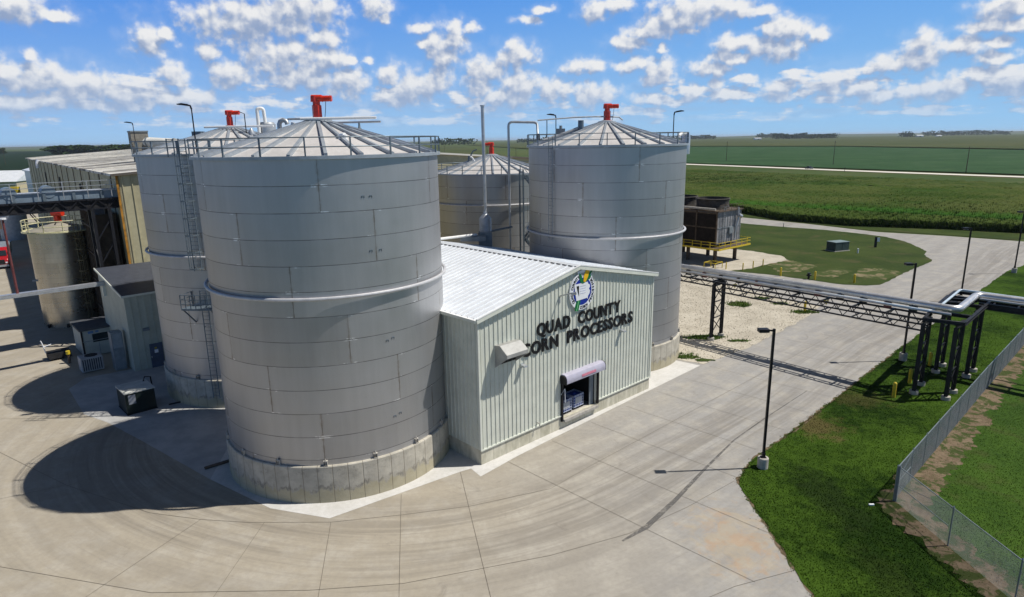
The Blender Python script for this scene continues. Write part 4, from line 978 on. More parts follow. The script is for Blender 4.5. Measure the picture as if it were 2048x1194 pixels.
word_row(ls, 'QUAD COUNTY', 5.5, 15.3, 8.17, .98, M_black)
word_row(ls, 'CORN PROCESSORS', 3.95, 17.0, 6.93, .98, M_black)
# emblem
em = thing('round_emblem', 'round white and blue company emblem with a yellow corn cob, high on the gable', 'emblem sign', (*A0, 0), RZ)
EX, EZc, ER = 10.40, 10.70, 1.44
def disc(mb, r, y0, y1, n=48):
    mb.prof([(EX + r * cos(2 * pi * i / n), EZc + r * sin(2 * pi * i / n)) for i in range(n)], 'y', y0, y1); return mb
def flat(name, poly, y0, m, th=.012): return MB().prof([(EX + a * ER, EZc + b * ER) for a, b in poly], 'y', y0, y0 - th).build(name, m, em)
disc(MB(), ER, -.05, -.16).build('white_disc', M_signw, em)
flat('white_corner', [(-.35, .90), (-.42, 1.10), (.05, 1.17), (.22, 1.25), (.70, 1.0), (.8, .60), (.3, .7)], -.14, M_signw, .02)
disc(MB(), ER * .73, -.16, -.172).build('blue_disc', M_blue, em)
flat('state_outline', [(-.66, .40), (-.62, .10), (-.56, -.15), (-.50, -.45), (.36, -.42), (.42, -.50), (.44, -.32), (.56, -.20), (.60, -.06), (.50, .06), (.60, .16), (.56, .28), (.42, .36), (.40, .45), (-.66, .45)], -.176, M_signw)
flat('black_pennant', [(-.50, .34), (-.30, .34), (-.32, .10), (-.30, -.22), (-.40, .0)], -.190, M_black)
for k in range(4): flat('map_line', [(-.22, .3 - .13 * k), (.24, .3 - .13 * k), (.24, .285 - .13 * k), (-.22, .285 - .13 * k)], -.190, paint('map lilac', (.45, .47, .65), .5))
flat('leaf', [(-.30, 1.02), (-.12, .90), (.02, .55), (.05, .38), (-.10, .42), (-.24, .62)], -.176, M_green)
flat('leaf', [(.02, .42), (.15, .48), (.45, .62), (.75, .98), (.78, 1.04), (.50, .95), (.25, .75), (.1, .52)], -.180, M_green)
flat('leaf', [(.05, .42), (.3, .5), (.58, .62), (.70, .80), (.4, .74), (.16, .56)], -.186, M_green)
flat('corn_cob', [(.04, .52), (.20, .46), (.40, .72), (.54, 1.05), (.50, 1.24), (.36, 1.24), (.18, 1.02), (.06, .78)], -.192, M_corny)
flat('cob_tip', [(.44, 1.12), (.54, 1.08), (.56, 1.22), (.50, 1.32), (.38, 1.30), (.32, 1.2)], -.197, M_orange)
flat('stalk', [(-.46, -.45), (-.16, -.47), (-.34, -1.02), (-.60, -.98), (-.62, -.80)], -.176, M_green)
flat('stalk_line', [(-.34, -.46), (-.30, -.46), (-.48, -1.0), (-.52, -1.0)], -.190, paint('pale leaf vein', (.25, .6, .3), .5))
def arc_text(name, text, a_start, a_end, r, size, flip=False):
    allv = []; allf = []; n = len(text)
    for i, ch in enumerate(text):
        if ch == ' ': continue
        me, co = glyph(ch, size, .004, .014); cxm = (co[:, 0].max() + co[:, 0].min()) / 2; cz = size * .36
        a = rad(a_start + (a_end - a_start) * i / (n - 1)); ro = a + (pi / 2 if flip else -pi / 2); c, s_ = cos(ro), sin(ro); o = len(allv)
        for v in me.vertices:
            lx_, lz_ = v.co.x - cxm, v.co.y - cz
            allv.append((EX + r * cos(a) + lx_ * c - lz_ * s_, -.168 - v.co.z, EZc + r * sin(a) + lx_ * s_ + lz_ * c))
        allf += [tuple(j + o for j in p.vertices) for p in me.polygons]
        bpy.data.meshes.remove(me)
    mb = MB(); mb.v = allv; mb.f = allf; mb.build(name, M_black, em)
arc_text('ring_lettering', 'QUAD COUNTY', 214, 112, ER * .865, .31)
arc_text('ring_lettering', 'CORN PROCESSORS', 262, 408, ER * .865, .31, True)

# totes standing in the doorway
def make_tote():
    t = thing('bulk_tote', 'blue caged liquid tote at the left of the loading door', 'tote', (0, 0, 0), 0, 'blue liquid totes in the loading door')
    MB().box(-.6, -.5, 0, .6, .5, .05).box(-.6, -.5, .05, -.45, .5, .13).box(.45, -.5, .05, .6, .5, .13).box(-.08, -.5, .05, .08, .5, .13).build('pallet', M_black, t)
    MB().box(-.56, -.46, .14, .56, .46, 1.12).build('bottle', M_toteb, t, bevel=.06)
    c = MB()
    for z in (.2, .42, .64, .86, 1.08, 1.17):
        for a, b in (((-.6, -.5), (.6, -.5)), ((.6, -.5), (.6, .5)), ((.6, .5), (-.6, .5)), ((-.6, .5), (-.6, -.5))): c.tube([(*a, z), (*b, z)], .022, 5)
    for i in range(7):
        for yy in (-.5, .5): c.tube([(-.6 + .2 * i, yy, .12), (-.6 + .2 * i, yy, 1.17)], .022, 5)
        for xx in (-.6, .6): c.tube([(xx, -.5 + .1667 * i, .12), (xx, -.5 + .1667 * i, 1.17)], .022, 5)
    c.build('cage', M_totew, t)
    MB().box(-.38, -.54, .5, .34, -.525, 1.0).build('label_plate', paint('grey plate', (.45, .47, .50), .5), t)
    MB().lathe([(.13, 1.12), (.13, 1.2), (.01, 1.21)], 14).build('cap', M_toteb, t)
    return t
def BP(u, v, z): q = A0 + Uu * u + Vector((-0.6858, 0.7278)) * v; return (q.x, q.y, z)
tt = make_tote(); tt.location = BP(9.32, .95, DZ0 + .0); tt.rotation_euler = (0, 0, RZ)
dup(tt, BP(10.85, 1.0, DZ0 + .0), RZ, 'blue caged liquid tote at the right of the pair in the loading door')
dup(tt, BP(10.2, 2.35, DZ0 + .0), RZ, 'blue caged liquid tote in shade behind the front pair in the loading door')

# ================================================================== pipe bridge over the road
def IB(mb, p, q, w=.3, h=.3, up=(0, 0, 1), th=.035):
    """I-section member"""
    p, q = Vector(p), Vector(q); d = (q - p).normalized(); U = Vector(up)
    X = d.cross(U).normalized(); Y = X.cross(d).normalized()
    mb.bar(p + Y * (h / 2 - th / 2), q + Y * (h / 2 - th / 2), w, th, up=Y)
    mb.bar(p - Y * (h / 2 - th / 2), q - Y * (h / 2 - th / 2), w, th, up=Y)
    mb.bar(p, q, th, h - 2 * th, up=Y)
def make_trestle(name, a, b, ztop, label, group):
    """two wide-flange legs a and b (world xy) with X bracing"""
    c = ((a[0] + b[0]) / 2, (a[1] + b[1]) / 2, 0); t = thing(name, label, 'trestle', c, 0, group)
    A = Vector((*a, 0)) - Vector(c); B = Vector((*b, 0)) - Vector(c); d = (B - A).normalized(); nrm = Vector((-d.y, d.x, 0))
    for q in (A, B):
        mb = MB(); mb.bar(q + Vector((0, 0, .35)), q + Vector((0, 0, ztop)), .03, .32, up=d)
        for s in (-1, 1): mb.bar(q + d * (.16 * s) + Vector((0, 0, .35)), q + d * (.16 * s) + Vector((0, 0, ztop)), .29, .04, up=d)
        o = mb.build('leg', M_blackst, t)
        MB().lathe([(.36, -.1), (.36, .35)], 16, c=(q.x, q.y), capt=True).build('footing', M_conc_l, o)
    mb = MB(); n = 3; z0 = .7; h = (ztop - .9) / n
    for k in range(n):
        za, zb = z0 + h * k, z0 + h * (k + 1)
        mb.bar(A + nrm * .03 + Vector((0, 0, za)), B + nrm * .03 + Vector((0, 0, zb)), .07, .07); mb.bar(B - nrm * .03 + Vector((0, 0, za)), A - nrm * .03 + Vector((0, 0, zb)), .07, .07)
        mb.bar(A + Vector((0, 0, zb)), B + Vector((0, 0, zb)), .09, .09)
    mb.build('cross_bracing', M_blackst, t)
    IBm = MB(); IB(IBm, A - d * .2 + Vector((0, 0, ztop + .12)), B + d * .2 + Vector((0, 0, ztop + .12)), .25, .25); IBm.build('cap_beam', M_blackst, t)
    return t
G_T = 'black steel trestles carrying the pipe bridge'
trL = ((22.0, 68.35), (23.6, 69.95)); trA = ((34.75, 52.3), (36.6, 54.3)); trB = ((39.85, 57.3), (41.6, 59.05)); trC = ((36.62, 50.93), (38.2, 52.4)); trD = ((41.85, 56.0), (43.5, 57.5))
make_trestle('pipe_trestle', *trL, 6.35, 'black steel trestle standing in the white gravel beside the road', G_T)
make_trestle('pipe_trestle', *trA, 6.35, 'black steel trestle at the lawn end of the long truss, nearest the road', G_T)
make_trestle('pipe_trestle', *trB, 6.35, 'short looking black trestle in the grass behind the others near the pipe bend', G_T)
make_trestle('pipe_trestle', *trC, 6.35, 'black steel trestle on the lawn closest to the chain link fence, under the pipe elbow', G_T)
make_trestle('pipe_trestle', *trD, 6.35, 'black steel trestle under the bend where the pipes turn to the right', G_T)
mL = Vector(((trL[0][0] + trL[1][0]) / 2, (trL[0][1] + trL[1][1]) / 2, 0)); mA = Vector(((trA[0][0] + trA[1][0]) / 2, (trA[0][1] + trA[1][1]) / 2, 0))
bd = (mA - mL).normalized(); bn = Vector((-bd.y, bd.x, 0))      # along and across the bridge
br = thing('pipe_bridge', 'long black lattice truss bridge carrying silver pipes over the road', 'pipe bridge', (mL.x, mL.y, 0))
def lattice(p, q, zb, zt, half, name='truss', every=1.45, parent=br):
    """box truss from p to q"""
    d = (q - p).normalized(); n = Vector((-d.y, d.x, 0)); L = (q - p).length; k = max(2, int(round(L / every)))
    for s in (-1, 1):
        mb = MB(); o = n * (half * s)
        mb.bar(p + o + Vector((0, 0, zt)), q + o + Vector((0, 0, zt)), .16, .16); mb.bar(p + o + Vector((0, 0, zb)), q + o + Vector((0, 0, zb)), .13, .13)
        for i in range(k):
            a = p + d * (L * i / k); b = p + d * (L * (i + 1) / k); m = p + d * (L * (i + .5) / k)
            mb.bar(a + o + Vector((0, 0, zt)), m + o + Vector((0, 0, zb)), .06, .06); mb.bar(m + o + Vector((0, 0, zb)), b + o + Vector((0, 0, zt)), .06, .06)
        mb.build(name, M_blackst, parent, world=True)
    k2 = max(2, k // 2)
    for i in range(k2 + 1):
        a = p + d * (L * i / k2)
        MB().bar(a - n * half + Vector((0, 0, zt)), a + n * half + Vector((0, 0, zt)), .14, .14).build('cross_member', M_blackst, parent, world=True); MB().bar(a - n * half + Vector((0, 0, zb)), a + n * half + Vector((0, 0, zb)), .09, .09).build('cross_member', M_blackst, parent, world=True)
pS = mL - bd * 21.0
lattice(mL + bd * .1, mA - bd * .1, 5.65, 6.62, 1.0)
lattice(pS, mL - bd * .3, 6.1, 6.62, 1.0)
# deck frame at the bend and the run to the right
mB = Vector(((trB[0][0] + trB[1][0]) / 2, (trB[0][1] + trB[1][1]) / 2, 0)); mC = Vector(((trC[0][0] + trC[1][0]) / 2, (trC[0][1] + trC[1][1]) / 2, 0)); mD = Vector(((trD[0][0] + trD[1][0]) / 2, (trD[0][1] + trD[1][1]) / 2, 0))
fr = MB(); zf = 6.78
c1 = Vector((34.7, 52.2, zf)); c2 = Vector((37.0, 50.6, zf)); c3 = Vector((44.2, 57.6, zf)); c4 = Vector((41.8, 59.9, zf)); c5 = Vector((40.0, 58.0, zf)); c6 = Vector((36.8, 54.6, zf)); 
for a, b in ((c1, c2), (c2, c3), (c3, c4), (c4, c6), (c6, c1), (c5, c3 - Vector((1.9, 1.9, 0))), (c6, c2 + Vector((2.0, 1.95, 0)))): IB(fr, a, b, .25, .30)
fr.build('deck_frame', M_blackst, br, world=True)
fr = MB(); s1 = Vector((38.3, 56.2, zf)); s2 = Vector((43.6, 61.6, zf)); s3 = Vector((45.3, 60.2, zf)); s4 = Vector((41.0, 55.6, zf))
for a, b in ((s1, s2), (s2, s3), (s3, c3), ((s1 + s2) / 2, (s4 + s3) / 2), (s1 * .75 + s2 * .25, s4 * .75 + s3 * .25)): IB(fr, a, b, .25, .28)
fr.build('side_frame', M_blackst, br, world=True)
q1 = Vector((43.2, 57.5, 0)); q2 = Vector((58.5, 41.3, 0)); d2 = (q2 - q1).normalized()
rr2 = MB(); n2 = Vector((-d2.y, d2.x, 0))
for s in (-.75, .75): IB(rr2, q1 + n2 * s + Vector((0, 0, 6.62)), q2 + n2 * s + Vector((0, 0, 6.62)), .28, .55)
for i in range(12):
    a = q1 + d2 * (1 + 1.8 * i) + Vector((0, 0, 6.75)); rr2.bar(a - n2 * .8, a + n2 * .8, .12, .12)
rr2.build('girder', M_blackst, br, world=True)
def wp(p, s, z): return Vector((p.x, p.y, 0)) + bn * s + Vector((0, 0, z))
ZP = 7.42
def pt(x, y, z=ZP): return Vector((x, y, z))
main = [wp(pS, -.35, ZP), wp(mL, -.35, ZP), wp(mA, -.45, ZP)]
e1 = pt(37.85, 52.75); e2 = pt(42.9, 57.75); e3 = pt(58.0, 41.8)
def rounded(pts, r=.8, n=5):
    out = [pts[0]]
    for a, b, c in zip(pts[:-2], pts[1:-1], pts[2:]):
        u = (a - b).normalized(); v = (c - b).normalized()
        for i in range(n + 1):
            t = i / n; out.append((b + u * r) * (1 - t) ** 2 + b * 2 * t * (1 - t) + (b + v * r) * t * t)
    out.append(pts[-1]); return out
pl = rounded([main[0], e1, e2, e3], .75)
pipe = thing('insulated_pipe', 'fattest silver jacketed pipe running along the top of the pipe bridge', 'pipe', (mL.x, mL.y, 6.9))
MB().tube(pl, .31, 16).build('jacket', M_alu, pipe, world=True, smooth=True)
bm_ = MB(); L_ = (e1 - main[0]).length; dd = (e1 - main[0]).normalized()
for i in range(1, int(L_ / 1.0)): bm_.tube([main[0] + dd * (i * 1.0 - .02), main[0] + dd * (i * 1.0 + .02)], .318, 16)
bm_.build('jacket_bands', M_alu, pipe, world=True)
def shoe_run(parent):
    for i in range(2, int(L_ / 2.1)):
        c = main[0] + dd * (i * 2.1); mb = MB(); nn_ = bn
        mb.bar(c + Vector((0, 0, -.55)) - dd * .26, c + Vector((0, 0, -.55)) + dd * .26, .5, .5); mb.bar(c + Vector((0, 0, -.30)) - dd * .14, c + Vector((0, 0, -.30)) + dd * .14, .72, .12)
        mb.build('pipe_shoe', M_blackst if i % 3 else M_darkred, parent, world=True)
shoe_run(pipe)
p2 = thing('small_pipe', 'thin silver pipe beside and below the fat one on the pipe bridge', 'pipe', (mL.x, mL.y, 6.9))
off = Vector((-.55, -.5, -.28))
MB().tube(rounded([main[0] + bn * -.35 + Vector((0, 0, -.42)), e1 + Vector((-.25, -.75, -.42)), ], .5) if False else [main[0] - bn * .62 + Vector((0, 0, -.38)), e1 - bn * .62 - bd * .3 + Vector((0, 0, -.38))], .12, 10).build('jacket', M_alu, p2, world=True, smooth=True)
p3 = thing('small_pipe', 'thin pale blue pipe crossing the open side frame behind the pipe elbow', 'pipe', (41, 58.5, 7.1))
MB().tube(rounded([main[0] + bn * .55 + Vector((0, 0, -.35)), wp(mA, .55, ZP - .35), pt(37.7, 55.0, 7.07), pt(43.7, 61.1, 7.12), pt(59.0, 44.0, 7.1)], .4), .11, 10).build('jacket', paint('pale blue pipe', (.50, .60, .70), .4), p3, world=True, smooth=True)
p4 = thing('small_pipe', 'thin silver pipe under the fat one where the run leaves the picture at the right', 'pipe', (45, 55, 6.9))
MB().tube([e2 - n2 * .55 + Vector((0, 0, -.2)) + d2 * .4, e3 - n2 * .55 + Vector((0, 0, -.2))], .1, 10).build('jacket', M_alu, p4, world=True, smooth=True)
tg = MB()
for s_ in (2.3, 12.0):
    c = mL + bd * s_ + bn * -1.06; tg.prof([(c.x, 6.75), (c.x + .5, 6.75), (c.x + .25, 6.3)], 'y', c.y, c.y + .02)
tg.build('warning_tag', M_yellow, br, world=True)

# ================================================================== street lamps
def make_lamp(h=9.1, base=True):
    t = thing('street_lamp', 'tall dark street lamp on a round concrete footing beside the road, nearest the camera', 'street lamp', (0, 0, 0), 0, 'dark lamp posts along the road')
    MB().lathe([(.36, -.2), (.36, .72), (.33, .76)], 24, capt=True).build('footing', M_conc_l, t, smooth=True)
    mb = MB(); mb.bar((0, 0, .76), (0, 0, .80), .34, .34); mb.bar((0, 0, .8), (0, 0, h + .75), .15, .15); mb.box(-.1, -.1, .8, .1, .1, 1.1)
    mb.build('pole', M_bronze, t)
    mb = MB().bar((0, 0, h + .62), (-.42, 0, h + .66), .10, .10); mb.build('arm', M_bronze, t)
    h_ = MB().box(-1.02, -.24, h + .55, -.36, .24, h + .78); ho = h_.build('lamp_head', M_bronze, t, bevel=.03)
    MB().box(-.96, -.19, h + .535, -.42, .19, h + .552).build('lens', M_alu, ho)
    return t
G_L = 'dark lamp posts along the road'
lp = make_lamp(); lp.location = (16.9, 39.9, 0.03)
dup(lp, (38.9, 60.9, 0.03), 0, 'second dark street lamp, rising behind the long truss of the pipe bridge', G_L)
dup(lp, (60.3, 84.0, 0.03), 0, 'third dark street lamp, its foot hidden behind the pipe elbow', G_L)
dup(lp, (80.6, 101.2, 0.03), 0, 'farthest dark street lamp, at the right edge of the picture near the road bend', G_L)
# lamps mounted on the tank rims
def make_rim_lamp():
    t = thing('rim_lamp', 'tall dark lamp on the ladder side of the half hidden tank', 'lamp post', (0, 0, 0), 0, 'lamps on the tank rims')
    MB().tube([(0, 0, 0), (0, 0, 3.7)], [.055, .045], 8).build('pole', M_bronze, t)
    MB().tube([(0, 0, 3.6), (-.06, 0, 3.85), (-.3, 0, 3.9)], .07, 8).prof([(-.2, 3.97), (-.65, 4.04), (-1.0, 3.98), (-.95, 3.92), (-.6, 3.88), (-.2, 3.82)], 'y', -.17, .17).build('lamp_head', M_bronze, t)
    return t
rl_ = make_rim_lamp(); rl_.location = (-24.5, 51.9, 21.05)
rl_.rotation_euler = (0, 0, .3)
dup(rl_, (-49.5, 88.0, 21.0), .2, 'dark lamp rising in front of the grey box on the beige roof', 'lamps on the tank rims')
dup(rl_, (T2c[0] + 7.2, T2c[1] - 1.5 + 4, 20.6), 3.0, 'dark curved lamp above the right side of the tank behind the gable', 'lamps on the tank rims')
dup(rl_, (T2c[0] - 4.6, T2c[1] + 6.2, 20.6), .1, 'small dark lamp above the left shoulder of the tank behind the gable', 'lamps on the tank rims')

# ================================================================== chain link fence
def fence(label, pts, spacing, h, first_brace):
    t = thing('chain_link_fence', label, 'fence', (*pts[0], 0), 0, 'galvanised chain link fence round the lawn plot')
    mesh = MB(); rail = MB(); k = 0
    for a, b in zip(pts[:-1], pts[1:]):
        a = Vector((*a, 0)); b = Vector((*b, 0)); d = (b - a).normalized(); L = (b - a).length; n = int(L / spacing)
        for i in range(n + (1 if b == Vector((*pts[-1], 0)) else 0) + 0):
            p = a + d * (L * i / n); pm = MB().tube([p, p + Vector((0, 0, h + .08))], .04 if k else .055, 6); pm.lathe([(.05, h + .08), (.001, h + .16)], 6, c=(p.x, p.y)); pm.build('post', M_chain, t, world=True); k += 1
        rail.tube([a + Vector((0, 0, h)), b + Vector((0, 0, h))], .03, 6)
        x = -h
        while x < L:
            for s in (1, -1):
                x0 = x if s == 1 else x + h; x1 = x + h if s == 1 else x; z0, z1 = .04, h - .03
                # clip to the panel run
                def cl(xa, za, xb, zb, lim):
                    if xa == xb: return xa, za
                    tt_ = (lim - xa) / (xb - xa); return lim, za + (zb - za) * tt_
                xa, za, xb, zb = x0, z0, x1, z1
                if min(xa, xb) < 0:
                    if xa < xb: xa, za = cl(xa, za, xb, zb, 0)
                    else: xb, zb = cl(xa, za, xb, zb, 0)
                if max(xa, xb) > L:
                    if xa > xb: xa, za = cl(xa, za, xb, zb, L)
                    else: xb, zb = cl(xa, za, xb, zb, L)
                if abs(xa - xb) > .01: mesh.bar(a + d * xa + Vector((0, 0, za)), a + d * xb + Vector((0, 0, zb)), .007, .007)
            x += .085
    rail.build('top_rail', M_chain, t, world=True)
    o = mesh.build('wire_mesh', M_chain, t, world=True)
    br_ = MB(); a = Vector((*pts[0], 0)); b = Vector((*pts[1], 0)); d = (b - a).normalized()
    br_.tube([a + Vector((0, 0, h * .5)), a + d * spacing + Vector((0, 0, h * .5))], .025, 6); br_.tube([a + Vector((0, 0, h * .52)), a + d * spacing + Vector((0, 0, h * .96))], .012, 5)
    br_.build('corner_brace', M_chain, t, world=True)
fence('chain link fence running away to the right past the black trestles', [(23.3, 35.5), (41.0, 52.5), (66, 76.2)], 3.05, 2.35, True)
fence('chain link fence running from its corner post towards the bottom right of the picture', [(23.38, 35.42), (23.9, 26.5), (24.2, 14)], 4.3, 2.35, True)
MB
lt = MB().box(21.55, 35.0, .04, 21.85, 35.12, .12).build('paper_scrap', M_signw); tag(lt, 'small white scrap of litter on the dark grass by the fence corner', 'litter')

# ================================================================== bollards
def make_bollard():
    t = thing('bollard', 'yellow bollard in the grass nearest the camera, left of the black trestles', 'bollard', (0, 0, 0), 0, 'yellow bollards')
    MB().tube([(0, 0, -.1), (0, 0, 1.28)], .15, 16).build('sleeve', M_yellow, t, smooth=True)
    MB().lathe([(.15, 1.28), (.12, 1.36), (.05, 1.41), (.001, 1.42)], 16).build('dome_cap', M_yellow, t, smooth=True)
    return t
bo = make_bollard(); bo.location = (32.6, 51.6, 0)
for (x, y, lb) in [(35.9, 54.8, 'yellow bollard in the grass close to the left leg of the first black trestle'), (40.5, 59.2, 'yellow bollard in the grass between the first and the rear trestle'),
                   (37.4, 79.6, 'yellow bollard standing in the tuft of grass on the white gravel'), (47.3, 98.3, 'yellow bollard beside a black valve on the dry island lawn edge'),
                   (52.1, 95.7, 'yellow bollard alone on the island edge right of the black valve'), (43.3, 101.6, 'yellow bollard at the island edge left of the black valve')]:
    dup(bo, (x, y, 0), 0, lb, 'yellow bollards')
def make_post(h): 
    t = thing('guard_post', 'thin yellow guard post, nearest of the row by the cooling tower', 'guard post', (0, 0, 0), 0, 'thin yellow guard posts by the cooling tower')
    MB().tube([(0, 0, 0), (0, 0, h)], .09, 10).build('pipe', M_yellow, t, smooth=True); MB().lathe([(.1, h), (.06, h + .05), (.001, h + .06)], 10).build('cap', M_yellow, t); return t
gp = make_post(1.2); gp.location = (38.9, 106.4, .05)
dup(gp, (41.2, 108.0, .05), 0, 'thin yellow guard post in the middle of the row by the cooling tower', 'thin yellow guard posts by the cooling tower')
dup(gp, (43.5, 109.6, .05), 0, 'thin yellow guard post farthest right in the row by the cooling tower', 'thin yellow guard posts by the cooling tower')
dup(gp, (36.4, 107.4, .05), 0, 'thin yellow guard post just right of the small yellow barrier', 'thin yellow guard posts by the cooling tower')
vb = thing('hydrant_valve', 'small black valve on the island lawn beside a yellow bollard', 'valve', (46.6, 98.9, 0))
MB().tube([(0, 0, 0), (0, 0, .9)], .16, 10).tube([(-.35, 0, .65), (.35, 0, .65)], .14, 10).build('body', M_black, vb, smooth=True)
MB().tube([(0, 0, .9), (0, 0, 1.0)], .28, 12).build('handwheel', M_black, vb)
cb = thing('pipe_barrier', 'small yellow pipe barrier around a valve at the foot of the cooling tower', 'barrier', (34.6, 108.6, .08))
for i, (x, y) in enumerate(((-1.6, 0), (0, 1.4), (1.6, .2), (-.1, -1.3))):
    MB().tube([(x, y, 0), (x, y, 1.05)], .07, 8).build('post', M_yellow, cb)
mb = MB(); q_ = [(-1.6, 0), (0, 1.4), (1.6, .2), (-.1, -1.3)]
for a, b in zip(q_, q_[1:] + q_[:1]): mb.tube([(*a, 1.0), (*b, 1.0)], .06, 8)
mb.build('rail', M_yellow, cb); MB().tube([(0, 0, 0), (0, 0, .6)], .12, 8).build('valve', M_black, cb)
# transformer and black post on the island
tr = thing('transformer_cabinet', 'green grey transformer cabinet alone on the island lawn', 'transformer', (63.6, 124.2, 0), .35)
MB().box(-1.9, -1.25, -.05, 1.9, 1.25, .15).build('pad', M_conc_l, tr); MB().box(-1.7, -1.1, .15, 1.7, 1.1, 1.75).build('cabinet', paint('transformer green', (.05, .075, .07), .5), tr); MB().box(-1.76, -1.16, 1.75, 1.76, 1.16, 1.85).build('lid', paint('transformer lid', (.20, .26, .26), .5), tr)
MB().box(-.02, -1.12, .2, .02, -1.10, 1.7).build('door_seam', M_black, tr)
s_ = thing('marker_post', 'short pale marker post to the right of the transformer cabinet', 'post', (65.9, 121.0, 0)); MB().tube([(0, 0, 0), (0, 0, .8)], .14, 10).build('pipe', M_signw, s_); MB().tube([(0, 0, .8), (0, 0, .88)], .17, 10).build('cap', M_signw, s_)
s_ = thing('fire_hydrant_post', 'black post with a small white plate on the island lawn by the curve', 'post', (72.6, 127.1, 0)); MB().box(-.18, -.18, 0, .18, .18, 2.1).build('post', M_black, s_); MB().box(.10, -.24, 1.2, .62, -.19, 2.0).build('plate', M_signw, s_)
s_ = thing('road_marker', 'tiny dark reflector post beside the far lane of the island', 'post', (66.8, 157.5, 0)); MB().tube([(0, 0, 0), (0, 0, 1.1)], .06, 6).build('post', M_black, s_); MB().box(-.08, -.03, .85, .08, .03, 1.15).build('reflector', M_signw, s_)

# ================================================================== cooling tower
ct = thing('cooling_tower', 'dark brown wooden cooling tower with two fan stacks on yellow railed legs', 'cooling tower', (36.0, 112.0, 0), rad(40))
# local: x along the right (grey) face, y along the long dark face going back-left
M_ctgrey = paint('weathered grey cladding', (0.26, 0.26, 0.27), 0.7, 0, 0.25, 0.9, dirt=(0.12, 0.10, 0.09))
M_ctdark = paint('dark brown fill louvre', (0.022, 0.016, 0.014), 0.9, 0, 0.3, 1.2)
CW, CL_, CZ0, CZ1 = 7.4, 17.0, 3.55, 9.2
bx = MB().box(0, 0, CZ0, CW, CL_, CZ1); bx.build('casing', M_ctgrey, ct)
lv = MB(); z = CZ0 + .15
while z < CZ1 - .5:
    lv.prof([(-.20, z), (-.02, z + .22), (-.02, z + .19), (-.20, z - .03)], 'y', .5, CL_ - .3) if False else lv.box(-.16, .35, z, -.01, CL_ - .3, z + .05); z += .22
lv.build('louvres', M_ctdark, ct); MB().box(-.06, .3, CZ0 + .05, -.005, CL_ - .3, CZ1 - .35).build('fill_opening', M_ctdark, ct)
fm = MB()
for y in (0.1, 4.2, 8.4, 12.6, 16.8): fm.box(-.24, y - .1, CZ0, -.02, y + .12, CZ1)
for z in (CZ0, 6.3, CZ1 - .35): fm.box(-.26, 0, z, -.165, CL_, z + .22)
fm.build('frame_timbers', M_brown, ct)
gm = MB(); x = .6
while x < CW: gm.box(x, -.06, CZ0, x + .08, -.002, CZ1); x += .82
for z in (CZ0 + .02, 6.3, CZ1 - .1): gm.box(0, -.09, z, CW, -.062, z + .12)
gm.build('panel_battens', M_grey, ct)
MB().box(-.4, -.4, CZ1, CW + .1, CL_, CZ1 + .18).build('roof_deck', M_brown, ct)
for k in range(2):
    cy = 3.6 + 6.7 * k; pr_ = []
    for i in range(9): z = CZ1 + .2 + 1.75 * i / 8; pr_ += [(2.95 - .2 * sin(i / 8 * pi), z), (3.05 - .2 * sin(i / 8 * pi), z + .06), (2.95 - .2 * sin(i / 8 * pi), z + .12)]
    st = MB().lathe(pr_ + [(2.85, pr_[-1][1]), (2.8, CZ1 + .2)], 40, c=(3.7, cy)).build('fan_stack', paint('fan stack fibreglass', (.07, .062, .055), .7, 0, .25, 1.5), ct)
pp = MB().tube([(-.1, .5, CZ1 + .45), (-.1, 9, CZ1 + .5), (-.1, 18, CZ1 + .5)], .2, 8); pp.build('header_pipe', M_conc_l, ct)
MB().tube([(5.8, -.35, CZ1 + .5), (5.8, -.5, CZ1 - 1.3), (5.2, -.5, 6.2), (5.0, -.4, 4.2)], .14, 8).tube([(5.8, -.5, 8.3), (6.4, -.7, 8.0)], .35, 10).build('riser_pipe', M_galvL, ct)
MB().box(3.4, -.35, 5.2, 4.6, -.09, 6.3).build('control_panel', M_grey, ct)
cz = 2.75
for (x, y) in [(.4, .4), (6.8, .4), (.4, 6), (6.8, 6), (.4, 11.5), (6.8, 11.5), (.4, 16.6), (6.8, 16.6)]:
    MB().tube([(x, y, -.1), (x, y, cz)], .34, 14).build('leg', M_brown, ct, smooth=True)
mb = MB().box(-1.5, -1.5, cz, CW + 1.2, CL_ + .5, cz + .28); mb.build('platform', M_brown, ct)
mb = MB().box(-1.56, -1.56, cz + .0, CW + 1.26, -1.5, cz + .3).box(-1.56, -1.5, cz, -1.5, CL_, cz + .3).box(CW + 1.2, -1.5, cz, CW + 1.26, CL_, cz + .3); mb.build('platform_edge', M_yellow, ct)
mb = MB(); zz0 = cz + .28
for z in (.55, 1.05):
    for a, b in (((-1.5, -1.5), (CW + 1.2, -1.5)), ((-1.5, -1.5), (-1.5, CL_)), ((CW + 1.2, -1.5), (CW + 1.2, CL_))): mb.bar((*a, zz0 + z), (*b, zz0 + z), .07)
x = -1.5
while x <= CW + 1.3: mb.bar((x, -1.5, zz0), (x, -1.5, zz0 + 1.08), .08); x += 1.8
y = -1.5
while y <= CL_: mb.bar((-1.5, y, zz0), (-1.5, y, zz0 + 1.08), .08); y += 1.8
mb.build('platform_rail', M_yellow, ct)
mb = MB()
for z in (.5, 1.0): mb.bar((0, -.3, CZ1 + .2 + z), (CW, -.3, CZ1 + .2 + z), .05)
for x in (0, 1.8, 3.6, 5.4, 7.3): mb.bar((x, -.3, CZ1 + .2), (x, -.3, CZ1 + 1.25), .05)
mb.build('roof_rail', M_brown, ct)
ladder_o = ladder(ct, 1.6, -.32, 0, -1, cz + .3, CZ1 + 1.0, None, .5, M_grey)

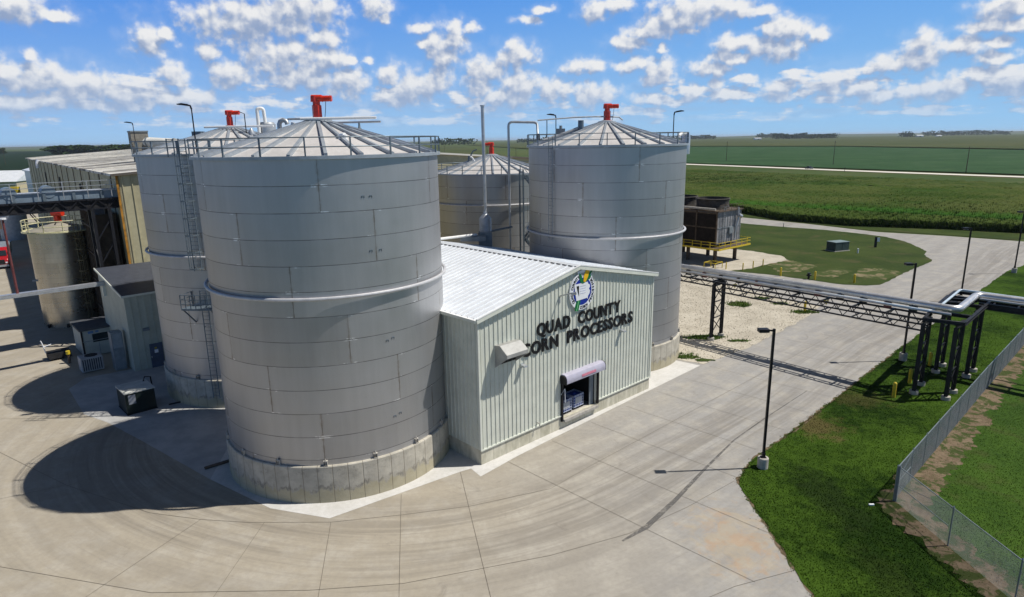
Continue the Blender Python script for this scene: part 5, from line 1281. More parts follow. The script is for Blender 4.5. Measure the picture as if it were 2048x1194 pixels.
# ================================================================== car, poles, farms beyond
def add_car(root_name, label, cat, loc, rz, body_m, L=4.6, W=1.8, H=1.42, pickup=False, group=None):
    t = thing(root_name, label, cat, loc, rz, group)
    if not pickup:
        pr = [(-L / 2, .35), (-L / 2, .75), (-L / 2 + .25, .92), (-L * .30, .98), (-L * .16, H), (L * .14, H), (L * .30, .95), (L / 2 - .1, .78), (L / 2, .6), (L / 2, .35)]
    else:
        pr = [(-L / 2, .5), (-L / 2, 1.15), (-L * .08, 1.15), (-L * .06, H), (L * .16, H), (L * .25, 1.22), (L / 2 - .1, 1.12), (L / 2, .9), (L / 2, .5)]
    b = MB().prof(pr, 'y', -W / 2, W / 2).build('body', body_m, t, bevel=.08)
    if pickup: gl = [(L * .165, H - .06), (L * .245, 1.25)]
    else: gl = [(L * .145, H - .06), (L * .285, .99)]
    (xa, za), (xb, zb) = gl
    MB().add([(xa + .03, -W / 2 + .15, za), (xa + .03, W / 2 - .15, za), (xb + .03, W / 2 - .1, zb), (xb + .03, -W / 2 + .1, zb), (xa + .06, -W / 2 + .15, za), (xa + .06, W / 2 - .15, za), (xb + .06, W / 2 - .1, zb), (xb + .06, -W / 2 + .1, zb)], [(0, 1, 2, 3), (4, 7, 6, 5), (0, 4, 5, 1), (2, 6, 7, 3), (1, 5, 6, 2), (0, 3, 7, 4)]).build('windscreen', M_glass, t)
    for s in (-1, 1):
        x0, x1 = (-L * .045, L * .17) if pickup else (-L * .24, L * .22)
        top = [(x0 + .25, H - .12), (x1 - .2, H - .12)]
        MB().prof([(x0, 1.0 if not pickup else 1.2), (x0 + .2, H - .12), (x1 - .25, H - .12), (x1, 1.0 if not pickup else 1.2)], 'y', s * W / 2 - .01 * s, s * (W / 2 + .012)).build('side_window', M_glass, t)
    for x in (-L * .31, L * .31):
        for s in (-1, 1):
            r = .33 if not pickup else .40
            wl = MB().tube([(x, s * (W / 2 - .2), r), (x, s * (W / 2 + .02), r)], r, 18).build('wheel', M_rubber, t); MB().tube([(x, s * (W / 2 + .02), r), (x, s * (W / 2 + .035), r)], r * .6, 12).build('rim', M_alu, wl)
    for s in (-1, 1): MB().box(L / 2 - .02, s * W * .36 - .16, .68 if not pickup else .82, L / 2 + .03, s * W * .36 + .16, .84 if not pickup else 1.02).build('headlight', M_signw, t)
    MB().box(L / 2 - .03, -W * .22, .45, L / 2 + .04, W * .22, .66 if not pickup else .95).build('grille', M_black, t)
    MB().box(-L / 2 - .03, -W * .45, .4, -L / 2 + .02, W * .45, .6).build('bumper', M_galvL, t)
    return t
add_car('car', 'dark saloon car driving on the pale county road far away', 'car', (196.0, 430.2, .3), atan2(477.2 - 429.4, 174.4 - 196.4) + pi, paint('dark blue car paint', (.02, .025, .04), .25, .3, .05, 2, spec=.6), 5.4, 2.0, 1.85)
tk = thing('semi_truck', 'red truck cab with a grey trailer at the left edge of the picture', 'truck', (-96.5, 120.5, 0), rad(-55))
M_tred = paint('bright red truck paint', (.42, .012, .018), .25, .1, .05, 2, spec=.6)
MB().prof([(-2.6, .7), (-2.6, 3.5), (-.4, 3.7), (.3, 3.2), (.75, 2.15), (2.6, 1.9), (2.85, 1.6), (2.85, .7)], 'y', -1.2, 1.2).build('cab', M_tred, tk, bevel=.08)
MB().add([(.34, -1.0, 3.15), (.34, 1.0, 3.15), (.80, 1.08, 2.2), (.80, -1.08, 2.2), (.40, -1.0, 3.17), (.40, 1.0, 3.17), (.86, 1.08, 2.22), (.86, -1.08, 2.22)], [(0, 1, 2, 3), (4, 7, 6, 5), (0, 4, 5, 1), (2, 6, 7, 3), (1, 5, 6, 2), (0, 3, 7, 4)]).build('windscreen', M_glass, tk)
MB().box(2.83, -.7, .9, 2.92, .7, 1.75).build('grille', M_dark, tk); MB().box(2.8, -1.25, .45, 3.05, 1.25, .8).build('bumper', M_galvL, tk)
for sg in (-1, 1):
    MB().box(2.84, sg * .95 - .16, 1.05, 2.92, sg * .95 + .16, 1.3).build('headlight', M_signw, tk)
    for x in (1.9, -1.6): MB().tube([(x, sg * .85, .5), (x, sg * 1.22, .5)], .5, 18).build('wheel', M_rubber, tk)
    MB().box(.5, sg * 1.25, 2.2, .65, sg * 1.5, 2.9).build('mirror', M_black, tk)
MB().box(-14.5, -1.28, 1.3, -3.0, 1.28, 3.2).build('trailer', M_grey, tk)
def upole(x, y, h, label, arms=True):
    t = thing('utility_pole', label, 'utility pole', (x, y, 0), 0.8, 'wooden power poles along the county road')
    MB().tube([(0, 0, -.3), (0, 0, h)], [.24, .15], 8).build('pole', M_brown, t)
    MB().box(-1.2, -.07, h - .9, 1.2, .07, h - .72).build('crossarm', M_brown, t)
    for s in (-1.05, .2, 1.05): MB().lathe([(.07, h - .72), (.09, h - .6), (.03, h - .5)], 6, c=(s, 0)).build('insulator', M_grey, t)
    return t
upole(193.5, 589, 17.5, 'tall wooden power pole by the green field, left of the one near the car')
upole(236, 480, 17.5, 'tall wooden power pole just beyond the county road, right of the dark car')
upole(252, 362, 14.5, 'faint wooden power pole beside the county road at the far right')
upole(-640, 838, 20.5, 'wooden power pole in the dark field at the far left')
upole(-79, 800, 16.5, 'thin wooden power pole in the field beyond the beige shed, between the tall tanks')
upole(6, 640, 14.5, 'thin wooden power pole beyond the vertical vent pipe, between the tall tanks')
s_ = thing('field_marker', 'small dark sign post on the near side of the county road right of the car', 'post', (201, 394, 0)); MB().tube([(0, 0, 0), (0, 0, 2.4)], .12, 6).build('post', M_brown, s_); MB().box(-.35, -.05, 1.9, .35, .05, 2.6).build('plate', M_brown, s_)
# power line between poles
def farm(x, y, s, label, rz=0.2):
    t = thing('farm_building', label, 'farm building', (x, y, 0), rz, 'white farm buildings on the horizon')
    MB().box(-12 * s, -6 * s, 0, 12 * s, 6 * s, 4.5 * s).build('wall', M_signw, t)
    MB().prof([(-6.6 * s, 4.4 * s), (0, 7.5 * s), (6.6 * s, 4.4 * s)], 'x', -12.5 * s, 12.5 * s).build('roof', M_galvL, t)
    MB().box(-3 * s, -6.1 * s, 0, 3 * s, -6.01 * s, 3.5 * s).build('door', M_galv, t)
farm(1345, 3600, 1.6, 'long white farm building on the horizon left of the far right woods')
farm(2420, 3920, 1.7, 'white farm building on the horizon beside a dark tree at the far right', .1)
farm(2560, 3960, 1.3, 'smaller white farm building on the horizon at the extreme right', .1)
# far white turbine
# ---- trees
def crown_mesh(key, h, w_, n, seed):
    if key in SH: return SH[key]
    r = np.random.RandomState(seed); V = []; blobs = [(r.normal(0, .28) * w_, r.normal(0, .28) * w_, h * r.uniform(.22, .80), w_ * r.uniform(.30, .5)) for _ in range(13)]
    ii = r.randint(0, len(blobs), n); B = np.array(blobs)[ii]; u = r.normal(size=(n, 3)); u /= np.linalg.norm(u, axis=1)[:, None]; rad_ = B[:, 3] * r.uniform(.55, 1.05, n)
    C = B[:, :3] + u * rad_[:, None] * np.array([1, 1, .8]); s = h * .035 * r.uniform(.6, 1.5, n)
    a = r.normal(size=(n, 3)); a /= np.linalg.norm(a, axis=1)[:, None]; b = np.cross(a, r.normal(size=(n, 3))); b /= np.linalg.norm(b, axis=1)[:, None]
    V = np.stack([C + a * s[:, None], C + b * s[:, None], C - a * s[:, None] * .8, C - b * s[:, None]], 1).reshape(-1, 3)
    me = bpy.data.meshes.new('crown'); F = np.arange(4 * n).reshape(n, 4)
    me.from_pydata(V.tolist(), [], F.tolist()); me.materials.append(M_leaf); me.update(); SH[key] = me; return me
def tree(x, y, h, w_, label, group, var=0):
    t = thing('broadleaf_tree', label, 'tree', (x, y, 0), R_.uniform(0, 6), group)
    key = ('crown', var); me = crown_mesh(key, 20, 9, 2600, 40 + var)
    o = bpy.data.objects.new('crown', me); COL.objects.link(o); o.parent = t; o.scale = (w_ / 9, w_ / 9, h / 20)
    mb = MB().tube([(0, 0, -.3), (.1, 0, h * .3), (0, .2, h * .6)], [h * .025, h * .018, h * .006], 7)
    for k in range(4):
        a = k * 1.6 + var; mb.tube([(0, 0, h * (.25 + .05 * k)), (cos(a) * w_ * .3, sin(a) * w_ * .3, h * (.5 + .05 * k))], [h * .01, h * .003], 5)
    mb.build('trunk', M_bark, t)
G1 = 'dark trees of the grove beyond the beige building'
k = 0
for i in range(24):
    a = -1150 + 20 * i + R_.uniform(-6, 6); yy = 1720 + R_.uniform(-50, 50)
    tree(a, yy, R_.uniform(23, 28) if i < 12 else R_.uniform(20, 25), R_.uniform(34, 44), 'dark tree in the grove on the horizon beyond the beige building roof', G1, i % 3)
tree(-1610, 2100, 22, 16, 'lone small tree on the horizon left of the dark grove', 'lone trees on the left horizon', 1)
tree(-1665, 2110, 21, 13, 'smaller lone tree on the horizon far left of the dark grove', 'lone trees on the left horizon', 2)
def woods(name, x0, x1, y, h, n, label, seed):
    r = np.random.RandomState(seed); t = thing(name, label, 'woods', ((x0 + x1) / 2, y, 0)); t['kind'] = 'stuff'
    xs = np.linspace(x0, x1, n) - (x0 + x1) / 2; V = []; 
    N = n * 60; ii = r.randint(0, n, N); hh = r.uniform(.6, 1.0, n) * h; C = np.c_[xs[ii] + r.normal(0, h * .25, N), r.normal(0, h * .5, N), hh[ii] * r.uniform(.05, 1, N) ** .7]
    s = h * .12; a = r.normal(size=(N, 3)); b = np.cross(a, r.normal(size=(N, 3))); a /= np.linalg.norm(a, axis=1)[:, None]; b /= np.linalg.norm(b, axis=1)[:, None]
    V = np.stack([C + a * s, C + b * s, C - a * s, C - b * s], 1).reshape(-1, 3)
    raw('foliage', V, np.arange(4 * N).reshape(N, 4), M_leaf, t)
woods('far_woods', 1560, 1790, 3900, 34, 22, 'darkest far wood in the middle of the right horizon', 1)
woods('far_woods', 1790, 1890, 3850, 30, 10, 'low far wood just right of the darkest one on the right horizon', 2)
woods('far_woods', 1420, 1600, 5200, 36, 12, 'far wood on the horizon left of the darkest one', 3)
woods('far_woods', 1250, 1420, 5600, 32, 10, 'faint far wood on the horizon nearest the tall tank', 4)
woods('far_woods', 2250, 2450, 6000, 44, 10, 'small far wood on the horizon right of the darkest one', 5)
woods('far_woods', 3250, 3900, 5200, 40, 26, 'thin broken tree line on the horizon towards the far right', 6)
woods('far_woods', 2310, 2360, 3900, 34, 5, 'dark clump beside the white farm building at the far right', 7)
woods('far_woods', -360, -180, 3200, 34, 10, 'far wood on the horizon between the two tall tanks', 8)
woods('far_woods', 60, 300, 4200, 36, 10, 'faint far wood on the horizon left of the tank behind the gable', 9)

# ================================================================== equipment between the tanks
stk = thing('exhaust_stack', 'tall grey exhaust stack standing on a ribbed silencer behind the white roof', 'stack', (-2.7, 68.0, 0), 0)
SZ = 12.6
MB().tube([(.05, 0, SZ + 2.2), (0, 0, 25.35)], .17, 14).tube([(0, 0, 25.3), (0, 0, 25.42)], .24, 14).build('pipe', M_galvL, stk, smooth=True)
mb = MB(); pr_ = [(.01, SZ), (.62, SZ)]
for i in range(9): pr_ += [(.62, SZ + .05 + .15 * i), (.66, SZ + .1 + .15 * i)]
pr_ += [(.62, SZ + 1.45), (.25, SZ + 1.85), (.17, SZ + 2.2)]; mb.lathe(pr_, 28); mb.build('silencer', M_galvL, stk, smooth=False)
MB().box(-.7, -.7, 9.5, .7, .7, SZ).build('plinth', M_grey, stk)
hpz = thing('vent_pipe', 'slender vertical vent pipe with an elbow reaching the tank behind the gable', 'pipe', (-.1, 72.0, 0))
MB().tube(rounded([Vector((0, 0, 9.5)), Vector((0, 0, 23.85)), Vector((3.1, 0, 23.75)), Vector((3.1, -2, 22.0)), Vector((3.1, -2.0, 21.6))], .5), .13, 12).build('pipe', M_galvL, hpz, smooth=True)
MB().tube([(3.12, -1.7, 22.5), (3.12, -1.9, 21.9)], .2, 10).build('flexible_sleeve', M_black, hpz)
rp = thing('roof_crossing_pipe', 'silver pipe lying across the back of the white roof towards the exhaust stack', 'pipe', (-7, 60, 0))
MB().tube([(-12.0, 56.5, 13.0), (-3.6, 66.8, 12.45)], .13, 10).build('pipe', M_whitep, rp, world=True, smooth=True)
MB().tube([(-3.4, 67.3, 12.45), (0.1, 71.6, 12.55)], .12, 10).build('extension', M_galv, rp, world=True, smooth=True)
MB().box(-5.2, 65.8, 11.9, -2.6, 66.9, 12.35).build('support_tray', M_grey, rp, world=True)
# stairs against T2 back left
stair = thing('access_stair', 'galvanised access stair tower between the short tank and the tank behind the gable', 'stair', (3.6, 79, 0), rad(20))
mb = MB()
for k in range(4):
    z0 = 2.6 + 3.8 * k; xa, xb = (-2.0, 1.2) if k % 2 == 0 else (1.2, -2.0)
    for s in (-.45, .45): mb.bar((xa, s, z0), (xb, s, z0 + 3.8), .05, .25)
    for i in range(14): mb.box(min(xa, xb) if False else xa + (xb - xa) * i / 14 - .14, -.42, z0 + 3.8 * i / 14, xa + (xb - xa) * i / 14 + .14, .42, z0 + 3.8 * i / 14 + .04)
mb.build('flights', M_galv, stair)
mb = MB()
for k in range(4):
    z0 = 2.6 + 3.8 * k; xa, xb = (-2.0, 1.2) if k % 2 == 0 else (1.2, -2.0)
    for s in (-.5, .5):
        mb.bar((xa, s, z0 + 1.0), (xb, s, z0 + 4.8), .05)
        for i in range(5): mb.bar((xa + (xb - xa) * i / 4, s, z0 + 3.8 * i / 4), (xa + (xb - xa) * i / 4, s, z0 + 3.8 * i / 4 + 1), .04)
mb.build('handrails', M_galvL, stair)
mb = MB()
for x in (-2.4, 1.6):
    for y in (-.6, .6): mb.bar((x, y, 0), (x, y, 18.5), .15)
mb.build('posts', M_galv, stair)

# beige shed beyond the short tank
def clad(parent, p0, p1, z0, z1, m, rib_m, sp=.9, d=.08, name='wall', th=.3):
    p0, p1 = Vector(p0), Vector(p1); dd_ = (p1 - p0).normalized(); n_ = Vector((dd_.y, -dd_.x)); L = (p1 - p0).length
    mb = MB(); q = [p0, p1, p1 - n_ * th, p0 - n_ * th]; mb.prism([(a.x, a.y) for a in q], z0, z1); o = mb.build(name, m, parent)
    rb_ = MB(); s = sp * .5
    while s < L:
        a = p0 + dd_ * s; rb_.bar(Vector((*(a + n_ * d * .3), z0 + .05)), Vector((*(a + n_ * d * .3), z1 - .05)), .07, d, up=(n_.x, n_.y, 0)) ; s += sp
    rb_.build('panel_ribs', rib_m, o); return o
bs = thing('beige_shed', 'long beige shed with a flat pale roof seen between the tall tanks', 'shed', (-22, 165, 0), rad(-20))
clad(bs, (-16, 0), (16, 0), 0, 16.2, M_beige, M_beige, 1.2, .15)
MB().box(-16.3, -.4, 16.2, 16.3, 14, 16.6).build('roof', M_conc_l, bs); MB().box(-16.3, -.45, 15.9, 16.3, -.41, 16.5).build('eave_trim', M_trim, bs); MB().box(-16, .3, 0, 16, 13.8, 16.1).build('inner_walls', M_beige, bs)

# ================================================================== left side: big beige building
b2 = thing('beige_process_building', 'tall weathered beige building with rust streaked corner behind the small left tank', 'building', (-43.06, 71.68, 0), rad(39.0))
L2, W2, E2, R2 = 147.0, 60.0, 19.0, 21.0
# local x = right wall direction, local y = away along the long wall
clad(b2, (0, L2), (0, 0), 0, E2, M_beige, M_beige, 3.0, .03, 'side_wall')
y = 3.2
while y < L2: MB().box(-.07, y, 4, -.004, y + .26, E2 - .3).build('panel_joint', M_brown, b2); y += 9.0
MB().prof([(0.02, 0), (W2, 0), (W2, E2), (W2 / 2, R2), (0.02, E2)], 'y', 0, .3).build('end_wall', M_beige, b2)
rb_ = MB(); x = .5
while x < 22: rb_.box(x, -.09, 5, x + .09, .02, E2 + (R2 - E2) * x / (W2 / 2) - .1); x += .95
rb_.build('wall_ribs', M_beige, b2)
MB().box(-.05, -.13, 7, .16, .0, E2 - .2).build('rust_streak', M_rust, b2)
for sgn in (0, 1):
    xa, xb = (-.5, W2 / 2) if sgn == 0 else (W2 + .5, W2 / 2)
    mb = MB(); vs = [(xa, -.5, E2 + .02), (xb, -.5, R2 + .1), (xb, L2 + .5, R2 + .1), (xa, L2 + .5, E2 + .02)]; vs += [(a, b, c - .25) for a, b, c in vs]
    mb.add(vs, [(0, 1, 2, 3), (4, 7, 6, 5), (0, 4, 5, 1), (1, 5, 6, 2), (2, 6, 7, 3), (3, 7, 4, 0)]); ro = mb.build('roof', M_b2roof, b2)
mb = MB(); y = 6
while y < L2: mb.bar((-.3, y, E2 + .12), (W2 / 2, y, R2 + .2), .3, .12); y += 9
mb.build('roof_laps', paint('roof lap', (.6, .58, .52), .5), b2)
for y in (32, 62, 92): MB().box(-.16, y, 13.2, -.10, y + 1.4, 16.6).build('window', M_dark, b2)
MB().tube([(-.6, 98, E2 + .2), (-.9, 98, E2 - .5), (-.9, 98, E2 - 1.6)], .35, 8).build('overflow_spout', M_signw, b2)
MB().box(2.85, -.12, 12.0, 3.5, -.03, 15.6).build('rusty_vent', M_brown, b2)
MB().bar((-.3, 0.5, 6), (-.3, 26, 6.2), .3).build('wall_pipe', M_brown, b2)
# grey hopper and duct on its roof
hb = thing('roof_hopper', 'square grey brown hopper standing on the far beige roof beside the duct', 'hopper', (-55.7, 100.0, 19.3), .7)
MB().prof([(-.85, 0), (.85, 0), (.85, 2.4), (1.15, 3.0), (1.15, 4.6), (-1.15, 4.6), (-1.15, 3.0), (-.85, 2.4)], 'y', -1, 1).build('body', paint('hopper brown', (.25, .23, .19), .7, 0, .2), hb)
MB().box(-1.2, -1.1, 4.6, 1.2, 1.1, 4.8).build('lid', M_grey, hb)
hd = thing('roof_duct', 'white and tan horizontal duct on the roof right of the square hopper', 'duct', (-51.0, 100.0, 22.25), -.03)
MB().tube([(-4.6, 0, .2), (-3.2, 0, .15), (6.0, 0, -.45)], .75, 16).build('duct', paint('dusty white duct', (.70, .69, .64), .6, 0, .12, .6, dirt=(.42, .36, .25)), hd, smooth=True)
for x in (-3.4, .6, 4.2): MB().tube([(x - .1, 0, .15 - .065 * (x + 3.2)), (x + .1, 0, .15 - .065 * (x + 3.2))], .82, 16).build('flange', M_grey, hd)
for x in (-3, 1.5, 5): MB().bar((x, 0, -.6), (x, 0, -3.0), .3).build('support', M_brown, hd)
MB().box(1.4, -1.2, -1.2, 2.4, -.6, .3).build('junction_box', M_dark, hd)
cy_ = thing('white_cyclone', 'pale cyclone with a gooseneck pipe standing between the two left agitators', 'cyclone', (-39.1, 108.0, 19.8))
MB().lathe([(1.3, 0), (1.3, 5.2), (1.0, 5.5), (.02, 5.55)], 24).build('body', M_galvL, cy_, smooth=True)
MB().tube(rounded([Vector((-.9, -1.3, 0)), Vector((-.9, -1.3, 7.6)), Vector((.0, -1.0, 7.6)), Vector((.1, -.9, 4.6))], .42), .27, 14).build('gooseneck', M_whitep, cy_, smooth=True)
MB().box(1.2, -.3, 0, 1.8, .3, 3).build('side_box', M_grey, cy_)

# shed in front of the beige building
sh = thing('sage_shed', 'narrow sage green lean-to shed with a blue grey door beside the half hidden tank', 'shed', (-37.83, 61.14, 0), RZ)
M_shed = paint('shade darkened sage siding', (.42, .45, .385), .5, 0, .08, .8)  # sage siding darkened, the tank's shade is put into its colour
SW, SD, SH0, SH1 = 6.0, 10.0, 7.75, 9.0
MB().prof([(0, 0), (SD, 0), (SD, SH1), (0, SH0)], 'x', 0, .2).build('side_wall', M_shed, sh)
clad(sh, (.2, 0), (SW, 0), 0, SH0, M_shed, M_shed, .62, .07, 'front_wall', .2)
mb = MB(); vs = [(-.25, -.3, SH0 + .0), (SW, -.3, SH0), (SW, SD, SH1 + .12), (-.25, SD, SH1 + .12)]; vs += [(a, b, c + .1) for a, b, c in vs]
mb.add(vs, [(0, 3, 2, 1), (4, 5, 6, 7), (0, 1, 5, 4), (1, 2, 6, 5), (2, 3, 7, 6), (3, 0, 4, 7)]); mb.build('roof', paint('blue grey roof', (.055, .062, .080), .5), sh)
MB().bar((-.27, -.32, SH0 + .05), (-.27, SD, SH1 + .17), .08, .22).build('rake_trim', M_trim, sh)
MB().bar((-.3, -.36, SH0 + .0), (SW, -.36, SH0), .14, .18).build('eave_gutter', M_trim, sh)
dor = MB().box(1.55, -.08, .0, 2.75, -.03, 2.5).build('door', paint('blue grey door', (.09, .11, .16), .5), sh); MB().box(1.95, -.10, 1.5, 2.3, -.085, 1.85).build('notice', M_signw, dor); MB().box(1.6, -.14, 1.05, 1.68, -.08, 1.25).build('handle', M_galvL, dor); MB().box(2.0, -.10, 1.95, 2.2, -.085, 2.1).build('warning_plate', M_yellow, dor)
MB().box(1.2, -.35, 4.0, 1.75, -.03, 4.25).build('wall_lamp', M_grey, sh)
cab = thing('electrical_cabinet', 'tall grey electrical cabinet against the side of the sage green shed', 'cabinet', (-39.6, 62.6, 0), RZ)
MB().box(-1.0, -.6, 0, -.02, .6, 3.9).build('body', M_grey, cab); MB().box(-.92, -.66, 2.3, -.1, -.605, 3.8).build('door_panel', paint('cabinet door', (.26, .30, .33), .5), cab); MB().box(-1.0, -.66, .2, -.1, -.605, 2.25).build('door_panel', M_grey, cab)
hut = thing('control_hut', 'small pale hut with a dark window and flat grey roof beside the sage green shed', 'hut', (-45.71, 65.62, 0), RZ)
HW, HD, HH = 3.3, 4.6, 2.95
MB().box(0, 0, .1, HW, HD, HH).build('wall', paint('pale hut siding', (.40, .42, .38), .6, 0, .08), hut); MB().box(-.2, -.25, HH, HW + .15, HD + .2, HH + .18).build('roof', paint('hut roof', (.075, .08, .09), .6), hut)
wn = MB().box(.95, -.06, 1.55, 2.5, -.02, 2.45).build('window', M_glass, hut)
MB().box(0.6, -.05, 2.55, 1.1, -.02, 2.8).box(1.3, -.05, 2.6, 1.6, -.02, 2.78).build('blue_notice', paint('faded blue notice', (.12, .22, .42), .6), hut)
MB().bar((0, -.05, 1.75), (HW, -.05, 1.75), .05, .06).build('conduit', M_grey, hut); MB().box(1.45, -.03, .15, 1.52, 0, 1.5).build('seam', M_grey, hut)
MB().box(-.06, -.06, .1, .1, .1, HH).build('corner_trim', M_dark, hut)
ac = thing('air_conditioner', 'grey air conditioning unit with a round top fan in front of the small hut', 'air conditioner', (-42.1, 61.3, 0), RZ)
MB().box(-.95, -.1, .1, .95, 1.5, 1.55).build('casing', paint('ac casing', (.36, .37, .38), .5), ac, bevel=.06)
gm = MB()
for i in range(9): gm.box(-.82 + .19 * i, -.13, .25, -.74 + .19 * i, -.105, 1.4)
gm.build('grille', M_dark, ac); MB().lathe([(.02, 1.56), (.5, 1.56), (.55, 1.60), (.58, 1.56)], 24, c=(0.1, .7)).build('fan_guard', M_dark, ac)
yb = thing('yellow_bollard_post', 'yellow topped bollard in shade beside the small hut', 'bollard', (-46.3, 64.0, 0)); MB().tube([(0, 0, 0), (0, 0, 1.2)], .13, 10).build('sleeve', M_brown, yb); MB().tube([(0, 0, 1.0), (0, 0, 1.35)], .2, 10).build('cap', M_yellow, yb)
skd = thing('pump_skid', 'dark low skid with a bent white pipe between the small tank and the hut', 'skid', (-48.6, 65.8, 0), RZ)
MB().box(-1, -.8, .2, 1, .8, .8).box(-.8, -.7, 0, -.6, .7, .2).box(.6, -.7, 0, .8, .7, .2).build('frame', M_dark, skd); MB().tube([(-1.1, 0, .8), (-1.25, 0, 1.8), (-1.35, 0, 2.2)], .06, 6).tube([(-1.2, 0, 1.5), (-.5, 0, 1.65)], .05, 6).build('pipe', M_signw, skd)
gb = thing('generator_box', 'dark green steel box with a pale lid standing on the shaded apron', 'equipment box', (-32.35, 50.3, 0), rad(44))
MB().box(0, 0, .08, 2.25, 2.7, 1.85).build('body', paint('dark green steel', (.012, .020, .018), .45, 0, .2), gb, bevel=.03); MB().box(-.06, -.06, 1.85, 2.31, 2.76, 1.93).build('lid', paint('faded lid', (.55, .56, .52), .6), gb); MB().box(-.04, -.04, 0, 2.3, 2.74, .07).build('skid', M_black, gb)
MB().box(.2, -.03, .9, .75, -.003, 1.7).build('notice', paint('grey notice', (.20, .22, .26), .5), gb); MB().tube([(2.0, 2.2, 1.9), (2.15, 2.2, 2.3), (2.6, 2.2, 2.2), (2.7, 2.2, .4)], .06, 6).build('hose', M_black, gb)
gsk = tag(MB().tube([(-30.0, 52.4, .06), (-29.2, 53.0, .06), (-28.3, 53.3, .06), (-27.3, 53.2, .06)], .07, 6).build('ground_cable', M_black), 'black cable lying on the apron from the dark box to the half hidden tank', 'cable')
pl_ = tag(MB().bar((-21.6, 40.9, .08), (-19.9, 42.3, .08), .3, .1).build('timber_plank', M_brown), 'brown timber plank lying on the shaded apron beside the nearest tank', 'plank')

eh = thing('added_shade_box', 'dark brown box added for its shade under the blue grey conveyor, against the beige building', 'housing', (-43.06, 71.68, 0), rad(39.0))  # added dark box, throws shade on the small tank and the ground
MB().box(-2.3, 1.6, 0, -.35, 15.0, 14.6).build('casing', paint('dark brown sheet', (.045, .036, .028), .8, 0, .3, .8, dirt=(.09, .07, .045)), eh)
mb = MB(); y = 2.2
while y < 15: mb.box(-2.42, y, .2, -2.3, y + .12, 14.5); y += 1.5
mb.build('stiffener_ribs', M_brown, eh)
for k in range(4): MB().box(-2.44, 2.0, 2.5 + 3.4 * k, -2.31, 14.8, 2.7 + 3.4 * k).build('girt', M_brown, eh)
MB().tube([(-2.6, 3.4, .3), (-2.6, 3.4, 14.4)], .16, 8).build('downpipe', M_galvL, eh)

# small left tank
t5 = thing('small_storage_tank', 'small cream steel tank with a cream railing and red agitator left of the beige building', 'tank', (-56.5, 80.67, 0))
M_t5 = mat('small tank steel', steel_fn((0.46, 0.43, 0.37), 0.9, 0.27, .62, 11.9, 0.2))
MB().lathe([(3.36, 0), (3.36, 11.9)], 72).build('shell', M_t5, t5, smooth=True)
MB().lathe([(3.42, 11.85), (3.42, 12.0), (.3, 12.85), (.01, 12.9)], 48).build('roof', paint('small tank roof', (.30, .28, .23), .6), t5)
mb = MB()
for zz in (12.0, 12.6, 13.25): mb.tube(ringpts(3.75, zz, 40), .055, 6, closed=True)
for i in range(12): a = rad(30 * i + 10); mb.bar((3.75 * cos(a), 3.75 * sin(a), 11.9), (3.75 * cos(a), 3.75 * sin(a), 13.27), .09)
mb.build('guardrail', M_cream, t5); MB().lathe([(3.4, 11.85), (3.9, 11.85), (3.9, 11.95), (3.4, 11.95)], 48).build('walkway', M_cream, t5)
mb = MB()
for k in range(5): mb.bar((0.2 * cos(k), .2 * sin(k), 12.85), (1.2 * cos(k * 1.25), 1.2 * sin(k * 1.25), 12.65), .12)
mb.build('motor_frame', M_dark, t5)
MB().tube([(0, 0, 12.9), (0, 0, 13.6)], .42, 14).tube([(-.55, 0, 13.95), (.75, 0, 13.95)], .36, 14).tube([(0, 0, 13.4), (0, 0, 13.9)], .34, 12).build('agitator', M_red, t5, smooth=True)
ladder(t5, 3.36 * cos(rad(330)) + .4, 3.36 * sin(rad(330)) - .2, cos(rad(330)), sin(rad(330)), .5, 12.8, (3, 12.0), .45, paint('olive ladder', (.16, .14, .08), .7), 'ladder')
for a in (250, 290, 320): MB().box(3.3, -.12, .1, 3.6, .12, .5).build('anchor_bracket', M_dark, t5).rotation_euler = (0, 0, rad(a))
t6 = thing('grey_round_tank', 'plain grey round tank behind the overhead conveyor at the far left', 'tank', (-122.0, 158.5, 0)); MB().lathe([(2.9, 0), (2.9, 8.2), (.02, 8.9)], 48).build('shell', paint('blue grey tank', (.30, .33, .37), .5, .2), t6, smooth=True)
MB().tube(ringpts(2.95, 8.2, 40), .06, 6, closed=True).build('top_ring', M_galv, t6)

# overhead conveyor into the beige building (runs along -u)
cv = thing('overhead_conveyor', 'blue grey covered conveyor with a dark truss entering the beige building', 'conveyor', (-44.0, 72.7, 0.45), RZ)
CX0 = -38.0
M_cvb = paint('blue grey conveyor sheet', (.20, .26, .32), .5, .2, .1)
MB().box(CX0, -.9, 16.0, .3, .9, 16.85).build('trough', M_cvb, cv)
MB().box(CX0, -1.0, 16.85, .3, 1.0, 16.95).build('cover', paint('conveyor cover', (.5, .52, .54), .4, .3), cv)
x = CX0
while x < 0: MB().box(x, -1.02, 15.95, x + .28, -.9, 16.9).build('stiffener', M_galv, cv); x += 2.6
mb = MB(); 
for s in (-.95, .95):
    mb.bar((CX0, s, 15.95), (.3, s, 15.95), .2, .2); mb.bar((CX0, s, 14.95), (.3, s, 14.95), .16, .16); x = CX0; k = 0
    while x < 0: mb.bar((x, s, 14.95 if k % 2 else 15.9), (x + .9, s, 15.9 if k % 2 else 14.95), .12, .12); x += .9; k += 1
mb.build('truss', M_blackst, cv)
MB().box(CX0, -.85, 14.9, .3, .85, 15.9).build('return_tray', M_dark, cv)
mb = MB()
for zz in (17.45, 17.95): mb.bar((CX0, -1.25, zz), (.1, -1.25, zz), .06); 
x = CX0
while x < .1: mb.bar((x, -1.25, 16.2), (x, -1.25, 18.0), .07); x += 2.2
mb.build('handrail', M_galvL, cv)
